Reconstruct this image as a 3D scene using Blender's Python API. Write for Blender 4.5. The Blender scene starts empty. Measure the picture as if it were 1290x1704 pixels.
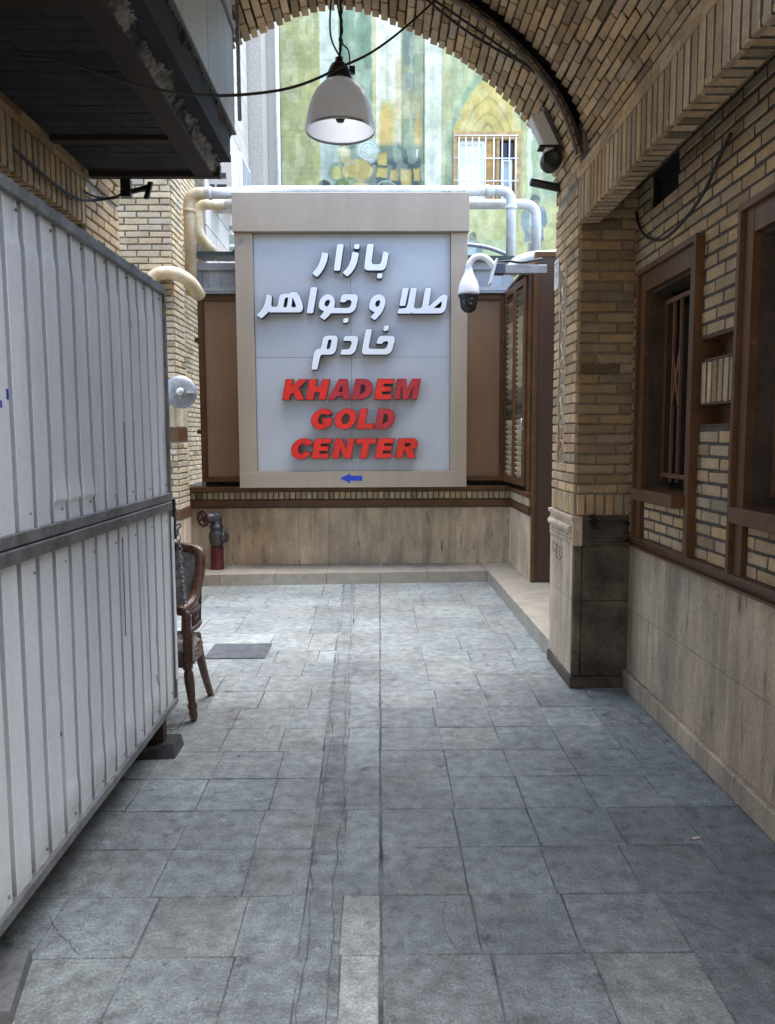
import bpy, math, random
import numpy as np
from mathutils import Vector, Matrix
from mathutils.geometry import tessellate_polygon
random.seed(7); RNG = np.random.default_rng(7)
S = bpy.context.scene
COL = S.collection
R = math.radians

# ------------------------------------------------------------------ camera, sky, sun, exposure
cam_d = bpy.data.cameras.new('camera'); cam = bpy.data.objects.new('camera', cam_d); COL.objects.link(cam)
cam_d.sensor_fit = 'VERTICAL'; cam_d.sensor_height = 24.0; cam_d.lens = 24.0 * 1284 / 1704
cam_d.clip_start = 0.05; cam_d.clip_end = 2000
_yaw, _pit, _rol = R(0.58), R(5.5), R(0.25)
_f = Vector((math.sin(_yaw) * math.cos(_pit), math.cos(_yaw) * math.cos(_pit), -math.sin(_pit)))
_r = Vector((math.cos(_yaw), -math.sin(_yaw), 0)); _u = _r.cross(_f)
_r2 = math.cos(_rol) * _r - math.sin(_rol) * _u; _u2 = math.cos(_rol) * _u + math.sin(_rol) * _r
cam.matrix_world = Matrix(((_r2.x, _u2.x, -_f.x, 0), (_r2.y, _u2.y, -_f.y, 0), (_r2.z, _u2.z, -_f.z, 1.55), (0, 0, 0, 1)))
S.camera = cam
SUN_EL, SUN_AZ = 76.0, 50.0          # azimuth clockwise from +Y: a high, veiled sun over the far house
W = bpy.data.worlds.new('World'); S.world = W; W.use_nodes = True
wn = W.node_tree.nodes; wl = W.node_tree.links
sky = wn.new('ShaderNodeTexSky'); sky.sky_type = 'NISHITA'; sky.sun_disc = False
sky.sun_elevation = R(SUN_EL); sky.sun_rotation = R(SUN_AZ); sky.air_density = 1.0; sky.dust_density = 0.9; sky.ozone_density = 1.0
wn['Background'].inputs['Strength'].default_value = 0.15
wl.new(sky.outputs[0], wn['Background'].inputs['Color'])
sd = bpy.data.lights.new('sun', 'SUN'); sd.energy = 1.5; sd.angle = R(70); sd.color = (1.0, 0.96, 0.91)
sun = bpy.data.objects.new('sun', sd); COL.objects.link(sun)
_sv = Vector((math.sin(R(SUN_AZ)) * math.cos(R(SUN_EL)), math.cos(R(SUN_AZ)) * math.cos(R(SUN_EL)), math.sin(R(SUN_EL))))
sun.rotation_euler = (-_sv).to_track_quat('-Z', 'Y').to_euler(); sun.location = (0, -6, 12)
S.view_settings.view_transform = 'Standard'; S.view_settings.look = 'None'
S.view_settings.exposure = 2.6; S.view_settings.gamma = 1.0
S.render.engine = 'CYCLES'
S.cycles.max_bounces = 10; S.cycles.diffuse_bounces = 6; S.cycles.use_denoising = True

# ------------------------------------------------------------------ helpers
def lin(r, g, b):
    f = lambda v: (v / 255 / 12.92) if v / 255 <= 0.04045 else ((v / 255 + 0.055) / 1.055) ** 2.4
    return (f(r), f(g), f(b))

class MB:
    """collects faces in world coordinates; build() links them as one mesh object"""
    def __init__(s): s.v = []; s.f = []; s.c = []; s.m = []; s.s = []
    def face(s, idx, col=(1, 1, 1), m=0, sm=False): s.f.append(tuple(idx)); s.c.append(col); s.m.append(m); s.s.append(sm)
    def add(s, vs): n = len(s.v); s.v.extend([tuple(p) for p in vs]); return n
    def quad(s, a, b, c, d, col=(1, 1, 1), m=0): n = s.add([a, b, c, d]); s.face((n, n + 1, n + 2, n + 3), col, m)
    def hexa(s, p, col=(1, 1, 1), m=0):
        n = s.add(p)
        for q in ((0, 3, 2, 1), (4, 5, 6, 7), (0, 1, 5, 4), (1, 2, 6, 5), (2, 3, 7, 6), (3, 0, 4, 7)): s.face([n + i for i in q], col, m)
    def box(s, x0, x1, y0, y1, z0, z1, col=(1, 1, 1), m=0, ch=0.0):
        x0, x1 = min(x0, x1), max(x0, x1); y0, y1 = min(y0, y1), max(y0, y1); z0, z1 = min(z0, z1), max(z0, z1)
        if ch <= 0:
            s.hexa([(x0, y0, z0), (x1, y0, z0), (x1, y1, z0), (x0, y1, z0), (x0, y0, z1), (x1, y0, z1), (x1, y1, z1), (x0, y1, z1)], col, m); return
        s.obox(Vector(((x0 + x1) / 2, (y0 + y1) / 2, (z0 + z1) / 2)), Vector((1, 0, 0)), Vector((0, 1, 0)), Vector((0, 0, 1)), (x1 - x0) / 2, (y1 - y0) / 2, (z1 - z0) / 2, col, m, ch)
    def obox(s, o, U, V, N, a, b, c, col=(1, 1, 1), m=0, ch=0.0):
        o, U, V, N = Vector(o), Vector(U), Vector(V), Vector(N)
        P = lambda i, j, k: o + U * i + V * j + N * k
        if ch <= 0 or ch >= min(a, b, c):
            s.hexa([P(-a, -b, -c), P(a, -b, -c), P(a, b, -c), P(-a, b, -c), P(-a, -b, c), P(a, -b, c), P(a, b, c), P(-a, b, c)], col, m); return
        # chamfered box: 24 vertices
        idx = {}
        vs = []
        for sx in (-1, 1):
            for sy in (-1, 1):
                for sz in (-1, 1):
                    for ax in range(3):
                        l = [sx * (a - ch), sy * (b - ch), sz * (c - ch)]; l[ax] = (sx * a, sy * b, sz * c)[ax]
                        idx[(sx, sy, sz, ax)] = len(vs); vs.append(P(*l))
        n = s.add(vs)
        g = lambda *k: n + idx[k]
        for d in (-1, 1):
            s.face([g(d, -1, -1, 0), g(d, 1, -1, 0), g(d, 1, 1, 0), g(d, -1, 1, 0)][::d], col, m)
            s.face([g(-1, d, -1, 1), g(-1, d, 1, 1), g(1, d, 1, 1), g(1, d, -1, 1)][::d], col, m)
            s.face([g(-1, -1, d, 2), g(1, -1, d, 2), g(1, 1, d, 2), g(-1, 1, d, 2)][::d], col, m)
        for p in (-1, 1):
            for q in (-1, 1):
                o1 = 1 if p * q > 0 else -1
                s.face([g(p, q, -1, 0), g(p, q, -1, 1), g(p, q, 1, 1), g(p, q, 1, 0)][::o1], col, m)
                s.face([g(p, -1, q, 2), g(p, -1, q, 0), g(p, 1, q, 0), g(p, 1, q, 2)][::o1], col, m)
                s.face([g(-1, p, q, 1), g(-1, p, q, 2), g(1, p, q, 2), g(1, p, q, 1)][::o1], col, m)
                for r in (-1, 1):
                    t = [g(p, q, r, 0), g(p, q, r, 1), g(p, q, r, 2)]
                    s.face(t if p * q * r > 0 else t[::-1], col, m)
    def sweep(s, pts, rad, n=8, col=(1, 1, 1), m=0, cap=True, sm=True, closed=False):
        pts = [Vector(p) for p in pts]; k = len(pts)
        rad = rad if isinstance(rad, (list, tuple)) else [rad] * k
        t0 = (pts[1] - pts[0]).normalized()
        a = Vector((0, 0, 1)) if abs(t0.z) < 0.9 else Vector((1, 0, 0))
        nx = t0.cross(a).normalized(); rings = []
        for i in range(k):
            t = (pts[(i + 1) % k] - pts[i - 1]) if closed else (pts[min(i + 1, k - 1)] - pts[max(i - 1, 0)])
            t.normalize(); nx = (nx - t * nx.dot(t)).normalized(); ny = t.cross(nx)
            rings.append(s.add([pts[i] + (nx * math.cos(2 * math.pi * j / n) + ny * math.sin(2 * math.pi * j / n)) * rad[i] for j in range(n)]))
        for i in range(k if closed else k - 1):
            A, B = rings[i], rings[(i + 1) % k]
            for j in range(n): s.face((A + j, A + (j + 1) % n, B + (j + 1) % n, B + j), col, m, sm)
        if cap and not closed:
            s.face([rings[0] + j for j in range(n)][::-1], col, m); s.face([rings[-1] + j for j in range(n)], col, m)
    def lathe(s, o, axis, prof, n=24, col=(1, 1, 1), m=0, sm=True, ripple=0.0, cap=(False, False)):
        o = Vector(o); ax = Vector(axis).normalized()
        a = Vector((0, 0, 1)) if abs(ax.z) < 0.9 else Vector((1, 0, 0))
        U = ax.cross(a).normalized(); V = ax.cross(U); rings = []
        for r, h in prof:
            rings.append(s.add([o + ax * h + (U * math.cos(2 * math.pi * j / n) + V * math.sin(2 * math.pi * j / n)) * (r + (ripple if j % 2 else -ripple)) for j in range(n)]))
        for A, B in zip(rings, rings[1:]):
            for j in range(n): s.face((A + j, A + (j + 1) % n, B + (j + 1) % n, B + j), col, m, sm)
        if cap[0]: s.face([rings[0] + j for j in range(n)][::-1], col, m)
        if cap[1]: s.face([rings[-1] + j for j in range(n)], col, m)
    def prism(s, outer, holes, mp, d0, d1, col=(1, 1, 1), mf=0, ms=0):
        """outer / holes: 2-D outlines; mp(x, y, d) -> world point; front at depth d1, back at d0"""
        loops = [outer] + list(holes)
        flat = [p for l in loops for p in l]
        tris = tessellate_polygon([[Vector((p[0], p[1], 0)) for p in l] for l in loops])
        n = s.add([mp(p[0], p[1], d1) for p in flat])
        for t in tris: s.face([n + i for i in t], col, mf)
        k = 0
        for l in loops:
            A = s.add([mp(p[0], p[1], d1) for p in l]); B = s.add([mp(p[0], p[1], d0) for p in l]); q = len(l)
            for i in range(q): s.face((A + i, A + (i + 1) % q, B + (i + 1) % q, B + i), col, ms)
    def build(s, name, mat, parent=None, **kw):
        me = bpy.data.meshes.new(name)
        o = bpy.data.objects.new(name, me); COL.objects.link(o)
        off = Vector((0, 0, 0))
        if parent is not None:
            o.parent = parent; p = parent
            while p is not None: off += Vector(p.location); p = p.parent
        v = np.array(s.v, dtype=np.float64) - np.array(off)
        me.from_pydata(v.tolist(), [], s.f)
        for mm in (mat if isinstance(mat, (list, tuple)) else [mat]): me.materials.append(mm)
        at = me.color_attributes.new('Col', 'FLOAT_COLOR', 'CORNER')
        lens = np.array([len(f) for f in s.f]); c = np.ones((len(s.f), 4), np.float32); c[:, :3] = np.array(s.c, np.float32)
        at.data.foreach_set('color', np.repeat(c, lens, axis=0).ravel())
        me.polygons.foreach_set('material_index', np.array(s.m, np.int32)); me.polygons.foreach_set('use_smooth', np.array(s.s, bool))
        me.update()
        for k, val in kw.items(): o[k] = val
        return o

def thing(name, label, cat, loc, group=None, **kw):
    o = bpy.data.objects.new(name, None); COL.objects.link(o); o.location = loc; o.empty_display_size = 0.1
    o['label'] = label; o['category'] = cat; o['kind'] = 'thing'
    if group: o['group'] = group
    for k, v in kw.items(): o[k] = v
    return o
def tag(o, label, cat, group=None):
    o['label'] = label; o['category'] = cat; o['kind'] = 'thing'
    if group: o['group'] = group
    return o

def pmat(name, col, rough=0.7, metal=0.0, n1=None, n2=None, n3=None, bump=None, bump2=None, attr=True, spec=0.5, stretch=None, tint=None, trans=0.0):
    """n1..n3: (scale, low, high) multiply the colour by noise; tint: (scale, colour, from, to) mixes a second colour in"""
    m = bpy.data.materials.new(name); m.use_nodes = True; nt = m.node_tree; N = nt.nodes; L = nt.links
    b = N['Principled BSDF']; b.inputs['Roughness'].default_value = rough; b.inputs['Metallic'].default_value = metal
    b.inputs['Specular IOR Level'].default_value = spec
    tc = N.new('ShaderNodeNewGeometry'); vec = tc.outputs['Position']
    if stretch:
        mp = N.new('ShaderNodeVectorMath'); mp.operation = 'MULTIPLY'; mp.inputs[1].default_value = stretch; L.new(vec, mp.inputs[0]); svec = mp.outputs[0]
    else: svec = vec
    rgb = N.new('ShaderNodeRGB'); rgb.outputs[0].default_value = (*col, 1); cur = rgb.outputs[0]
    def noise(sc, v, det=4.0, ro=0.6):
        t = N.new('ShaderNodeTexNoise'); t.inputs['Scale'].default_value = sc; t.inputs['Detail'].default_value = det; t.inputs['Roughness'].default_value = ro
        L.new(v, t.inputs['Vector']); return t.outputs['Fac']
    def mapr(x, a, bb, c, d):
        t = N.new('ShaderNodeMapRange'); t.inputs[1].default_value = a; t.inputs[2].default_value = bb; t.inputs[3].default_value = c; t.inputs[4].default_value = d
        L.new(x, t.inputs[0]); return t.outputs[0]
    if tint:
        for (sc, tc2, a, bb) in (tint if isinstance(tint, list) else [tint]):
            mx = N.new('ShaderNodeMix'); mx.data_type = 'RGBA'; L.new(mapr(noise(sc, svec), a, bb, 0, 1), mx.inputs[0]); L.new(cur, mx.inputs[6]); mx.inputs[7].default_value = (*tc2, 1); cur = mx.outputs[2]
    def mul(x, y):
        mx = N.new('ShaderNodeMix'); mx.data_type = 'RGBA'; mx.blend_type = 'MULTIPLY'; mx.inputs[0].default_value = 1; L.new(x, mx.inputs[6]); L.new(y, mx.inputs[7]); return mx.outputs[2]
    if attr:
        a = N.new('ShaderNodeVertexColor'); a.layer_name = 'Col'; cur = mul(cur, a.outputs[0])
    for i, q in enumerate((n1, n2, n3)):
        if q: cur = mul(cur, mapr(noise(q[0], svec if i == 0 else vec), 0.3, 0.7, q[1], q[2]))
    L.new(cur, b.inputs['Base Color'])
    h = None
    for q in (bump, bump2):
        if q:
            bp = N.new('ShaderNodeBump'); bp.inputs['Strength'].default_value = q[0]; bp.inputs['Distance'].default_value = q[2] if len(q) > 2 else 0.01
            L.new(noise(q[1], vec, 5.0), bp.inputs['Height'])
            if h: L.new(h, bp.inputs['Normal'])
            h = bp.outputs[0]
    if h: L.new(h, b.inputs['Normal'])
    if trans: b.inputs['Transmission Weight'].default_value = trans
    return m

M = {}
M['brick'] = pmat('tan_brick', (0.53, 0.375, 0.215), 0.85, n1=(9, 0.82, 1.12), n2=(70, 0.8, 1.15), n3=(2.2, 0.8, 1.12), bump=(0.5, 160, 0.004), bump2=(0.5, 35, 0.006), spec=0.25)
M['brick_pale'] = pmat('pale_brick', (0.50, 0.405, 0.265), 0.85, n1=(9, 0.85, 1.1), n2=(70, 0.85, 1.1), bump=(0.5, 160, 0.004), bump2=(0.5, 35, 0.006), spec=0.25)
M['mortar'] = pmat('dark_mortar', (0.105, 0.092, 0.077), 0.95, n1=(25, 0.6, 1.3), bump=(0.6, 120, 0.006), spec=0.15)
M['mortar_pale'] = pmat('pale_mortar', (0.26, 0.23, 0.19), 0.95, n1=(25, 0.6, 1.3), bump=(0.6, 120, 0.006), spec=0.15)
M['trav'] = pmat('travertine', (0.66, 0.52, 0.365), 0.5, n1=(11, 0.72, 1.16), n2=(60, 0.76, 1.14), n3=(2.2, 0.7, 1.14), stretch=(1, 1, 0.15), tint=[(5, (0.40, 0.32, 0.24), 0.48, 0.72), (26, (0.19, 0.15, 0.12), 0.62, 0.72)], bump=(0.25, 90, 0.003), spec=0.35)
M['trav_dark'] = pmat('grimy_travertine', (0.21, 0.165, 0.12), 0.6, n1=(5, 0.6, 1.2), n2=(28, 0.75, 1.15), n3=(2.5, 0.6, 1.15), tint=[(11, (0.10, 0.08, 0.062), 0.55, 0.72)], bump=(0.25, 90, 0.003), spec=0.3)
M['stone'] = pmat('kerb_stone', (0.38, 0.335, 0.27), 0.6, n1=(6, 0.8, 1.12), n2=(50, 0.85, 1.1), tint=(4, (0.33, 0.30, 0.26), 0.5, 0.8), bump=(0.3, 60, 0.004))
M['pave'] = pmat('paving_stone', (0.262, 0.287, 0.280), 0.5, n1=(1.7, 0.70, 1.24), n2=(16, 0.66, 1.28), n3=(120, 0.66, 1.38), tint=[(2.3, (0.29, 0.275, 0.25), 0.55, 0.8), (9, (0.10, 0.108, 0.112), 0.60, 0.74), (21, (0.42, 0.42, 0.40), 0.66, 0.76)], bump=(0.8, 110, 0.008), bump2=(0.8, 24, 0.02), spec=0.45)
M['pave_joint'] = pmat('joint_cement', (0.12, 0.125, 0.13), 0.9, n1=(3, 0.25, 1.7), n2=(60, 0.7, 1.2), bump=(0.6, 90, 0.006))
M['crack'] = pmat('crack_dirt', (0.11, 0.118, 0.118), 0.95)
M['earth'] = pmat('ground_cement', (0.2, 0.2, 0.19), 0.9, n1=(3, 0.8, 1.1))
M['sheet'] = pmat('white_sheet_steel', (0.86, 0.90, 0.93), 0.40, n1=(5, 0.86, 1.05), n2=(40, 0.95, 1.03), n3=(1.1, 0.9, 1.05), stretch=(1, 1, 0.12), tint=[(9, (0.46, 0.45, 0.43), 0.62, 0.80), (34, (0.30, 0.27, 0.24), 0.69, 0.76)], bump=(0.16, 7, 0.012), bump2=(0.06, 60, 0.002), spec=0.45)
M['rail'] = pmat('weathered_grey_steel', (0.22, 0.225, 0.225), 0.55, metal=0.3, n1=(7, 0.6, 1.3), n2=(60, 0.8, 1.2), tint=(10, (0.14, 0.09, 0.07), 0.58, 0.75), bump=(0.2, 80, 0.003))
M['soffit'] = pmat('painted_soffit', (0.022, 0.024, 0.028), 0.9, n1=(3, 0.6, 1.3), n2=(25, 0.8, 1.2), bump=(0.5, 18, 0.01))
M['beam_brown'] = pmat('rusty_beam', (0.020, 0.012, 0.010), 0.75, n1=(8, 0.7, 1.3), bump=(0.3, 40, 0.004))
M['plaster'] = pmat('broken_plaster', (0.36, 0.34, 0.31), 0.95, n1=(9, 0.35, 1.2), n2=(38, 0.6, 1.2), tint=(6, (0.06, 0.055, 0.05), 0.47, 0.58), bump=(1.0, 22, 0.03), bump2=(0.8, 90, 0.01))
M['fascia'] = pmat('grey_fascia', (0.50, 0.51, 0.52), 0.55, n1=(3, 0.8, 1.1), n2=(40, 0.9, 1.05), stretch=(1, 1, 0.15))
M['brown'] = pmat('brown_metal', (0.108, 0.049, 0.019), 0.42, n1=(5, 0.7, 1.3), n2=(60, 0.85, 1.15), tint=[(16, (0.19, 0.10, 0.06), 0.62, 0.76), (7, (0.055, 0.03, 0.02), 0.60, 0.75)], bump=(0.08, 60, 0.002), spec=0.4)
M['brown_g'] = pmat('grille_brown', (0.17, 0.075, 0.04), 0.45, n1=(5, 0.75, 1.25))
M['brown_l'] = pmat('light_brown_panel', (0.275, 0.172, 0.098), 0.42, n1=(2.5, 0.80, 1.14), n2=(30, 0.92, 1.06), stretch=(1, 1, .3), tint=[(26, (0.5, 0.38, 0.30), 0.70, 0.76)], spec=0.4)
M['brown_d'] = pmat('dark_brown', (0.07, 0.04, 0.03), 0.5, n1=(5, 0.8, 1.2))
M['cream'] = pmat('sign_cream', (0.36, 0.295, 0.22), 0.45, n1=(4, 0.90, 1.05), n2=(20, 0.96, 1.03), stretch=(1, 1, .2), tint=[(30, (0.27, 0.22, 0.17), 0.68, 0.76)], spec=0.4)
M['panel'] = pmat('sign_grey_panel', (0.425, 0.445, 0.462), 0.5, n1=(0.9, 0.94, 1.05), n2=(12, 0.97, 1.02), spec=0.35)
M['white'] = pmat('white_acrylic', (0.74, 0.76, 0.78), 0.35, n1=(4, 0.95, 1.03))
M['char'] = pmat('letter_returns', (0.03, 0.033, 0.04), 0.5)
M['red'] = pmat('red_acrylic', (0.72, 0.026, 0.020), 0.3, n1=(5, 0.75, 1.1), n2=(30, 0.9, 1.08), tint=(11, (0.80, 0.22, 0.20), 0.70, 0.80), spec=0.5)
M['red_side'] = pmat('red_returns', (0.16, 0.008, 0.012), 0.4)
M['blue'] = pmat('blue_vinyl', (0.012, 0.05, 0.42), 0.4)
M['black'] = pmat('black_plastic', (0.012, 0.012, 0.014), 0.35)
M['cable'] = pmat('black_cable', (0.02, 0.02, 0.022), 0.6)
M['pvc'] = pmat('white_pipe', (0.62, 0.63, 0.62), 0.4, tint=[(8, (0.40, 0.37, 0.33), 0.60, 0.78)], n1=(6, 0.8, 1.05), n2=(30, 0.93, 1.04))
M['pvc_y'] = pmat('yellowed_pipe', (0.56, 0.42, 0.24), 0.5, n1=(7, 0.8, 1.15), n2=(30, 0.9, 1.08), tint=(9, (0.70, 0.64, 0.52), 0.5, 0.8))
M['wplastic'] = pmat('white_plastic', (0.68, 0.68, 0.68), 0.3, n1=(6, 0.95, 1.03))
M['steel'] = pmat('grey_steel', (0.36, 0.38, 0.40), 0.45, metal=0.4, n1=(7, 0.75, 1.15), n2=(50, 0.85, 1.1))
M['alu'] = pmat('dull_aluminium', (0.52, 0.54, 0.55), 0.4, metal=0.55, n1=(14, 0.7, 1.12), n2=(70, 0.85, 1.1))
M['gong'] = pmat('gong_grey', (0.27, 0.285, 0.30), 0.35, metal=0.3, n1=(14, 0.75, 1.15), n2=(70, 0.85, 1.1))
M['iron'] = pmat('valve_iron', (0.075, 0.078, 0.078), 0.42, metal=0.5, n1=(20, 0.6, 1.5), bump=(0.2, 60, 0.003))
M['redpaint'] = pmat('red_paint', (0.10, 0.012, 0.017), 0.45, n1=(20, 0.7, 1.2), n2=(70, 0.8, 1.1))
M['wood'] = pmat('dark_varnished_wood', (0.085, 0.045, 0.030), 0.35, n1=(10, 0.6, 1.5), stretch=(3, 3, 0.6), n2=(60, 0.85, 1.15), tint=(14, (0.30, 0.19, 0.13), 0.58, 0.75))
M['reveal'] = pmat('dark_stone_reveal', (0.07, 0.048, 0.034), 0.6, n1=(5, 0.6, 1.25), n2=(28, 0.8, 1.15), spec=0.3)
M['strip'] = pmat('strip_metal', (0.16, 0.12, 0.085), 0.6, n1=(9, 0.7, 1.2))
M['red_d'] = pmat('faded_dark_red', (0.40, 0.022, 0.035), 0.3, n1=(6, 0.75, 1.25), tint=(11, (0.7, 0.12, 0.12), 0.66, 0.78))
M['fabric'] = pmat('worn_upholstery', (0.42, 0.37, 0.31), 0.95, n1=(9, 0.6, 1.2), n2=(50, 0.7, 1.2), tint=(20, (0.12, 0.11, 0.10), 0.58, 0.7))
M['fabric_g'] = pmat('grey_upholstery', (0.30, 0.31, 0.31), 0.95, n1=(24, 0.5, 1.5), tint=(20, (0.33, 0.34, 0.33), 0.58, 0.68))
M['glassdark'] = pmat('dark_window_glass', (0.012, 0.012, 0.014), 0.12, spec=0.5)
M['glassbright'] = pmat('painted_reflection_glass', (0.80, 0.82, 0.84), 0.10, n1=(0.9, 0.75, 1.15), spec=0.8)  # pale base colour paints in a bright reflection on the panes
M['green_glass'] = pmat('green_awning_glass', (0.46, 0.56, 0.50), 0.15, n1=(4, 0.75, 1.15))
M['grey_board'] = pmat('grey_zinc', (0.40, 0.43, 0.46), 0.5, n1=(3, 0.75, 1.12), n2=(30, 0.85, 1.08), tint=(9, (0.24, 0.26, 0.28), 0.6, 0.8))
M['roofgreen'] = pmat('dark_green_roof', (0.035, 0.055, 0.05), 0.6, n1=(6, 0.7, 1.3))
M['palewall'] = pmat('pale_stone_cladding', (0.50, 0.465, 0.42), 0.75, n1=(2.5, 0.88, 1.06), n2=(45, 0.93, 1.05), bump=(0.2, 90, 0.003))
M['render'] = pmat('rough_render', (0.45, 0.42, 0.37), 0.95, n1=(60, 0.6, 1.25), bump=(0.9, 110, 0.01))
M['mural'] = pmat('mural_paint', (1, 1, 1), 0.8, n2=(22, 0.93, 1.06), n3=(110, 0.94, 1.05), spec=0.25)
M['ochre'] = pmat('ochre_wood', (0.42, 0.27, 0.11), 0.6, n1=(9, 0.6, 1.25))
M['tile'] = pmat('carved_tile', (0.46, 0.385, 0.285), 0.6, n1=(30, 0.75, 1.15), n2=(8, 0.8, 1.12))
M['mosaic'] = pmat('strip_mosaic', (0.30, 0.25, 0.2), 0.6, n1=(40, 0.7, 1.2))
M['paper'] = pmat('paper_white', (0.72, 0.71, 0.68), 0.7, n1=(30, 0.8, 1.05))
M['concrete'] = pmat('concrete_block', (0.24, 0.245, 0.24), 0.85, n1=(9, 0.7, 1.2), n2=(60, 0.75, 1.2), bump=(0.5, 70, 0.006))
M['grate'] = pmat('grating_iron', (0.20, 0.215, 0.235), 0.6, metal=0.3, n1=(9, 0.7, 1.3))
M['soot'] = pmat('soot_mark', (0.012, 0.011, 0.011), 0.95)

def perforated():
    m = bpy.data.materials.new('perforated_sheet'); m.use_nodes = True; nt = m.node_tree; N = nt.nodes; L = nt.links; b = N['Principled BSDF']
    g = N.new('ShaderNodeNewGeometry'); mp = N.new('ShaderNodeVectorMath'); mp.operation = 'MULTIPLY'; mp.inputs[1].default_value = (70, 0, 70); L.new(g.outputs['Position'], mp.inputs[0])
    v = N.new('ShaderNodeTexVoronoi'); v.inputs['Scale'].default_value = 1.0; v.inputs['Randomness'].default_value = 0.0; L.new(mp.outputs[0], v.inputs['Vector'])
    r = N.new('ShaderNodeMapRange'); r.inputs[1].default_value = 0.28; r.inputs[2].default_value = 0.36; L.new(v.outputs['Distance'], r.inputs[0])
    mx = N.new('ShaderNodeMix'); mx.data_type = 'RGBA'; mx.inputs[6].default_value = (0.012, 0.008, 0.007, 1); mx.inputs[7].default_value = (0.10, 0.055, 0.04, 1); L.new(r.outputs[0], mx.inputs[0])
    L.new(mx.outputs[2], b.inputs['Base Color']); b.inputs['Roughness'].default_value = 0.45; return m
M['perf'] = perforated()
def shade_mat():
    m = bpy.data.materials.new('ribbed_acrylic'); m.use_nodes = True; nt = m.node_tree; N = nt.nodes; L = nt.links; out = N['Material Output']; b = N['Principled BSDF']
    b.inputs['Base Color'].default_value = (0.42, 0.42, 0.42, 1); b.inputs['Roughness'].default_value = 0.22
    t = N.new('ShaderNodeBsdfTranslucent'); t.inputs[0].default_value = (0.86, 0.83, 0.78, 1)
    mx = N.new('ShaderNodeMixShader'); mx.inputs[0].default_value = 0.5; L.new(b.outputs[0], mx.inputs[1]); L.new(t.outputs[0], mx.inputs[2]); L.new(mx.outputs[0], out.inputs[0]); return m
M['shade'] = shade_mat()

# ------------------------------------------------------------------ brickwork
def bcol(v=0.16, warm=0.05, dark=0.05):
    k = random.gauss(1.0, v); k = max(0.55, min(1.35, k))
    w = random.gauss(0, warm); p = 0.0
    q = random.random()
    if q < dark: k *= 0.62; w += 0.05
    elif q < dark + .03: p = -.08; w -= .05            # pinkish brick
    elif q < dark + .14: w -= .12; k *= .92            # greyer brick
    return (k * (1 + w * 0.5), k * (1 + p), k * (1 - w))
def brick(mb, O, U, V, N, u0, u1, v0, v1, d, ch=0.0045, jit=0.0026, col=(1, 1, 1), tilt=0.0):
    j = lambda: random.uniform(-jit, jit)
    d += random.uniform(-0.0012, 0.002)
    P = lambda u, v, n: O + U * u + V * v + N * n
    q = [(u0 + j(), v0 + j()), (u1 + j(), v0 + j()), (u1 + j(), v1 + j()), (u0 + j(), v1 + j())]
    cx, cy = (u0 + u1) / 2, (v0 + v1) / 2
    ins = [(a + (ch if a < cx else -ch), b + (ch if b < cy else -ch)) for a, b in q]
    n = mb.add([P(a, b, -0.012) for a, b in q] + [P(a, b, d - ch + (tilt if b > cy else 0)) for a, b in q] + [P(a, b, d + (tilt if b > cy else 0)) for a, b in ins])
    mb.face((n + 8, n + 9, n + 10, n + 11), col)
    for i in range(4):
        k = (i + 1) % 4
        mb.face((n + i, n + k, n + 4 + k, n + 4 + i), col); mb.face((n + 4 + i, n + 4 + k, n + 8 + k, n + 8 + i), col)
def brickwork(mb, O, U, V, N, w, h, L=0.21, H=0.053, J=0.011, depth=0.012, holes=(), bond=0.5, skip=0.0, v=0.13, tilt=0.0, off=0.0, g=1.0):
    O, U, V, N = map(Vector, (O, U, V, N)); row = 0; z = 0.0
    while z + H * 0.6 <= h:
        z1 = min(z + H, h); zc = (z + z1) / 2
        free = [(0.0, w)]
        for (a, b, c, d) in holes:
            if c - 0.005 < zc < d + 0.005:
                nf = []
                for (p, q) in free:
                    if b <= p or a >= q: nf.append((p, q)); continue
                    if a > p: nf.append((p, a))
                    if b < q: nf.append((b, q))
                free = nf
        st = -((row * bond) % 1.0) * (L + J) - off + random.uniform(-0.012, 0.012)
        x = st
        while x < w:
            a, b = x, x + L + random.uniform(-0.006, 0.006)
            for (p, q) in free:
                c, d = max(a, p), min(b, q)
                if d - c > 0.02: brick(mb, O, U, V, N, c, d, z, z1, depth, col=tuple(g * q for q in bcol(v)), tilt=tilt)
            x = b + J
        z += H + J; row += 1
def plate(mb, O, U, V, w, h, holes=(), col=(1, 1, 1), m=0):
    """flat sheet with rectangular holes"""
    O, U, V = map(Vector, (O, U, V))
    us = sorted({0, w, *[t for q in holes for t in q[:2] if 0 < t < w]}); vs = sorted({0, h, *[t for q in holes for t in q[2:] if 0 < t < h]})
    for a, b in zip(us, us[1:]):
        for c, d in zip(vs, vs[1:]):
            if any(q[0] <= (a + b) / 2 <= q[1] and q[2] <= (c + d) / 2 <= q[3] for q in holes): continue
            mb.quad(O + U * a + V * c, O + U * b + V * c, O + U * b + V * d, O + U * a + V * d, col, m)
def smoothpts(p, n=6):
    p = [Vector(q) for q in p]; out = []
    for i in range(len(p) - 1):
        a, b, c, d = p[max(i - 1, 0)], p[i], p[i + 1], p[min(i + 2, len(p) - 1)]
        for k in range(n):
            t = k / n; out.append(0.5 * ((2 * b) + (c - a) * t + (2 * a - 5 * b + 4 * c - d) * t * t + (3 * b - a - 3 * c + d) * t ** 3))
    out.append(p[-1]); return out
X_, Y_, Z_ = Vector((1, 0, 0)), Vector((0, 1, 0)), Vector((0, 0, 1))

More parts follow.
